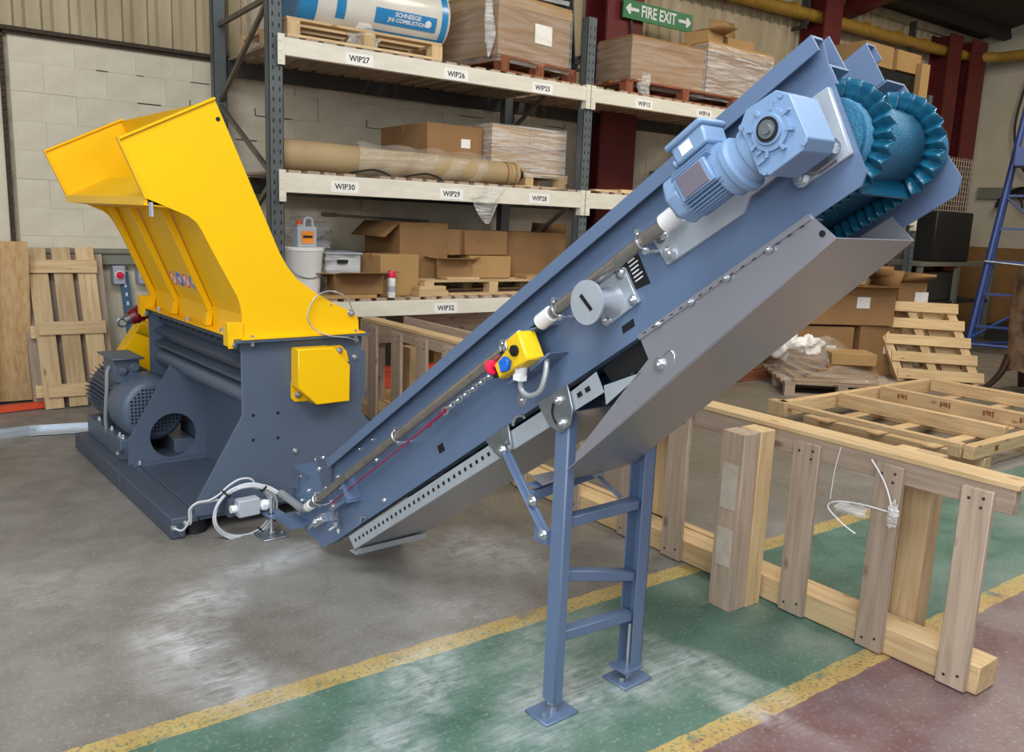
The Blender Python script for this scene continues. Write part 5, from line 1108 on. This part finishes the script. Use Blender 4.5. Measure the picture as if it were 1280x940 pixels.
# bench with black case, white sack, bars
t=thing('work_bench','dark steel work bench near far corner holding a black case','bench',(14.3,7.0,0))
b=MB(); b.box(12.6,15.1,6.7,7.4,1.20,1.26); part('bench_top',b,'rail',t)
b=MB(); b.box(12.7,15.0,6.75,7.35,.60,.64); part('lower_shelf',b,'rackdark',t)
for x_ in (12.65,13.8,15.0):
    b=MB(); b.box(x_,x_+.07,6.72,6.79,0,1.2); b.box(x_,x_+.07,7.3,7.37,0,1.2); part('leg',b,'rail',t)
b=MB(); b.box(12.9,14.0,6.85,7.3,.645,1.1); single('dark_toolbox',b,'rackdark','dark toolbox on lower shelf of the far bench','toolbox',(13.4,7,.645),bevel=.01)
b=MB(); b.box(13.2,14.35,6.85,7.35,1.261,2.05); single('black_case',b,'black','black case standing on the far work bench','case',(13.8,7,1.26),bevel=.02)
b=MB()
for k in range(14): b.box(14.3+k*.085,14.312+k*.085,7.52,7.53,1.5,3.0)
for k in range(18): b.box(14.3,15.45,7.52,7.53,1.5+k*.085,1.512+k*.085)
part('mesh_wire',b,'rwall',bpy.data.objects['trim_4'])
single('white_sack',crumple(11.3,6.9,ZM+.21,.28,.2,.16,51,amp=.3),'label','white sack on third bay middle shelf below conveyor head','sack',(11.3,6.9,ZM))
# ================================================================== BLUE WAREHOUSE STEPS
t=thing('rolling_steps','tall blue tubular warehouse steps near right wall','steps',(13.4,5.9,0))
P0=Vector((12.68,5.9,.12)); P1=Vector((13.35,5.72,4.6)); dv=Vector((.75,-1.6,0)).normalized()*1.25
for off in (Vector((0,0,0)),dv):
    b=MB(); b.tube([P0+off,P1+off],.045,10); part('side_rail',b,'ladder',t)
    b=MB(); b.tube([P0+off+Vector((.28,.05,0)),P1+off+Vector((.10,.05,0))],.028,10); part('side_rail',b,'ladder',t)
for k in range(9):
    f=.06+k*.105; a_=P0.lerp(P1,f); b=MB(); b.bar(a_+Vector((0.05,0,0)),a_+dv+Vector((.05,0,0)),.10,.03) ; part('tread',b,'ladder',t)
b=MB(); a_=P0.lerp(P1,.60); b.bar(a_+dv*.0,a_+dv,.5,.26,(0,0,1)); part('platform_guard',b,'ladder',t)
b=MB(); b.tube([P0,P0+Vector((1.6,-.3,-.02)),P0+dv+Vector((1.6,-.3,-.02))],.025,8); b.tube([P0,P0+dv],.025,8); b.tube([P0+Vector((.0,0,.08)),P0+dv*.8+Vector((.3,0,.9))],.02,8); b.tube([P0+dv*.55+Vector((.2,0,0)),P0+dv*.8+Vector((.3,0,.9))],.02,8); b.tube([P0.lerp(P1,.48),P0.lerp(P1,.30)+dv*.8],.015,8); part('brace_tube',b,'ladder',t)
for p_ in (P0,P0+dv):
    b=MB(); b.cyl(p_+Vector((-.02,0,-.06)),p_+Vector((.02,0,-.06)),.055,n=14); part('castor',b,'black',t)
b=MB(); b.tube([P0.lerp(P1,.27)+Vector((-.12,0,0)),P0.lerp(P1,.25)+dv+Vector((0,0,0))],.015,8); part('grab_bar',b,'zincd',t)
# cartons on a shelf beyond steps
for k,(x,y,z,sx,sy,sz,lb) in enumerate(((15.0,6.0,.30,.5,.5,.32,'brown carton behind the blue steps, lowest of its stack'),(15.0,6.0,.65,.5,.5,.30,'brown carton behind the blue steps with white label, second up'),(15.0,5.98,.97,.5,.5,.34,'brown carton behind the blue steps, topmost left'),(15.1,5.4,.97,.45,.5,.34,'brown carton with white sticker behind steps, topmost right'),(15.1,5.4,.3,.45,.5,.62,'tall brown carton behind the hide-covered chair'))):
    carton('stacked_carton',lb,x,y,z,sx,sy,sz,-1.0,'cardboard',lab=.13 if k in (1,3) else False)
b=MB(); b.obox((15.05,5.75,.14),((1,0,0),(0,1,0),(0,0,1)),(.5,.75,.14)); single('low_skid',b,'rackdark','dark skid under cartons behind the blue steps','skid',(15.05,5.75,0))
# hide covered chair at right edge
t=thing('hide_covered_chair','dark brown crushed-hide chair with curved dark leg at right edge','chair',(10.0,3.8,0))
b=MB()
def hide(u,v):
    th=u*2*PI; z=.22+v*1.12; w=.30+.10*v+.05*math.sin(5*v+2*math.cos(th)); 
    return (10.0+.05*math.sin(4*v)+w*math.cos(th)*(1+.06*math.sin(3*th+5*v)),3.80+.42*math.sin(th)*(1+.05*math.sin(5*th+7*v))-.02*v,z+.04*math.sin(3*th))
b.grid(hide,32,18); b.v.append((10.0,3.80,1.38)); 
top=[18*33+i for i in range(33)]; c_=len(b.v)-1; b.f+=[(top[i],top[i+1],c_) for i in range(32)]
part('upholstery',b,'hide',t)
for (y_,s) in ((4.18,1),(3.45,-1)):
    b=MB(); b.tube(smooth_path([(9.85,y_-.06*s,.40),(9.82,y_-.02*s,.22),(9.78,y_+.05*s,.08),(9.74,y_+.12*s,0)],6),[.045-.001*i for i in range(19)],10); part('curved_leg',b,'dwood',t)
for y_ in (4.15,3.40):
    b=MB(); b.tube(smooth_path([(10.25,y_,.40),(10.28,y_,.2),(10.34,y_,0)],6),.035,8); part('rear_leg',b,'dwood',t)
b=MB(); b.grid(lambda u,v:(9.72-.05*math.sin(3*v),3.45+.5*u,.7+.6*v),8,8); part('sheepskin_throw',b,'cardl' and 'hide',t,solid=.03)
b=MB(); b.bar((8.5,3.2,.005),(14,5.6,.005),.02,.01); single('floor_cable',b,'black','thin black cable running across the far floor','cable',(11,4,0))
# ---- depth clean-up: never a fourth level
def depth(o):
    d=1
    while o.parent: o=o.parent; d+=1
    return d
for o in list(bpy.data.objects):
    while depth(o)>3: o.parent=o.parent.parent

GR={'wooden_pallet':'pallets on the rack shelves','film_tail':'film tails on the rack','small_carton':'small loose cartons','open_carton':'open cartons on the low shelf','large_carton':'large cartons in the stack by the pallet','stacked_carton':'cartons behind the blue steps','plywood_sheet':'plywood sheets on the left wall','white_bag':'white bags on the cardboard load','brown_carton':'cartons under the rack','isolator_switch':'isolator switches on the wall','long_carton':'long cartons on the rack','low_skid':'dark skids on the floor','cardboard_sheet':'cardboard sheets on the low shelf'}
for o in bpy.data.objects:
    k=o.name.split('.')[0]
    if not o.parent and k in GR: o['group']=GR[k]
bpy.data.objects['leaning_pallet.001']['group']=bpy.data.objects['leaning_pallet.002']['group']='pallets leaning by the carton stack'
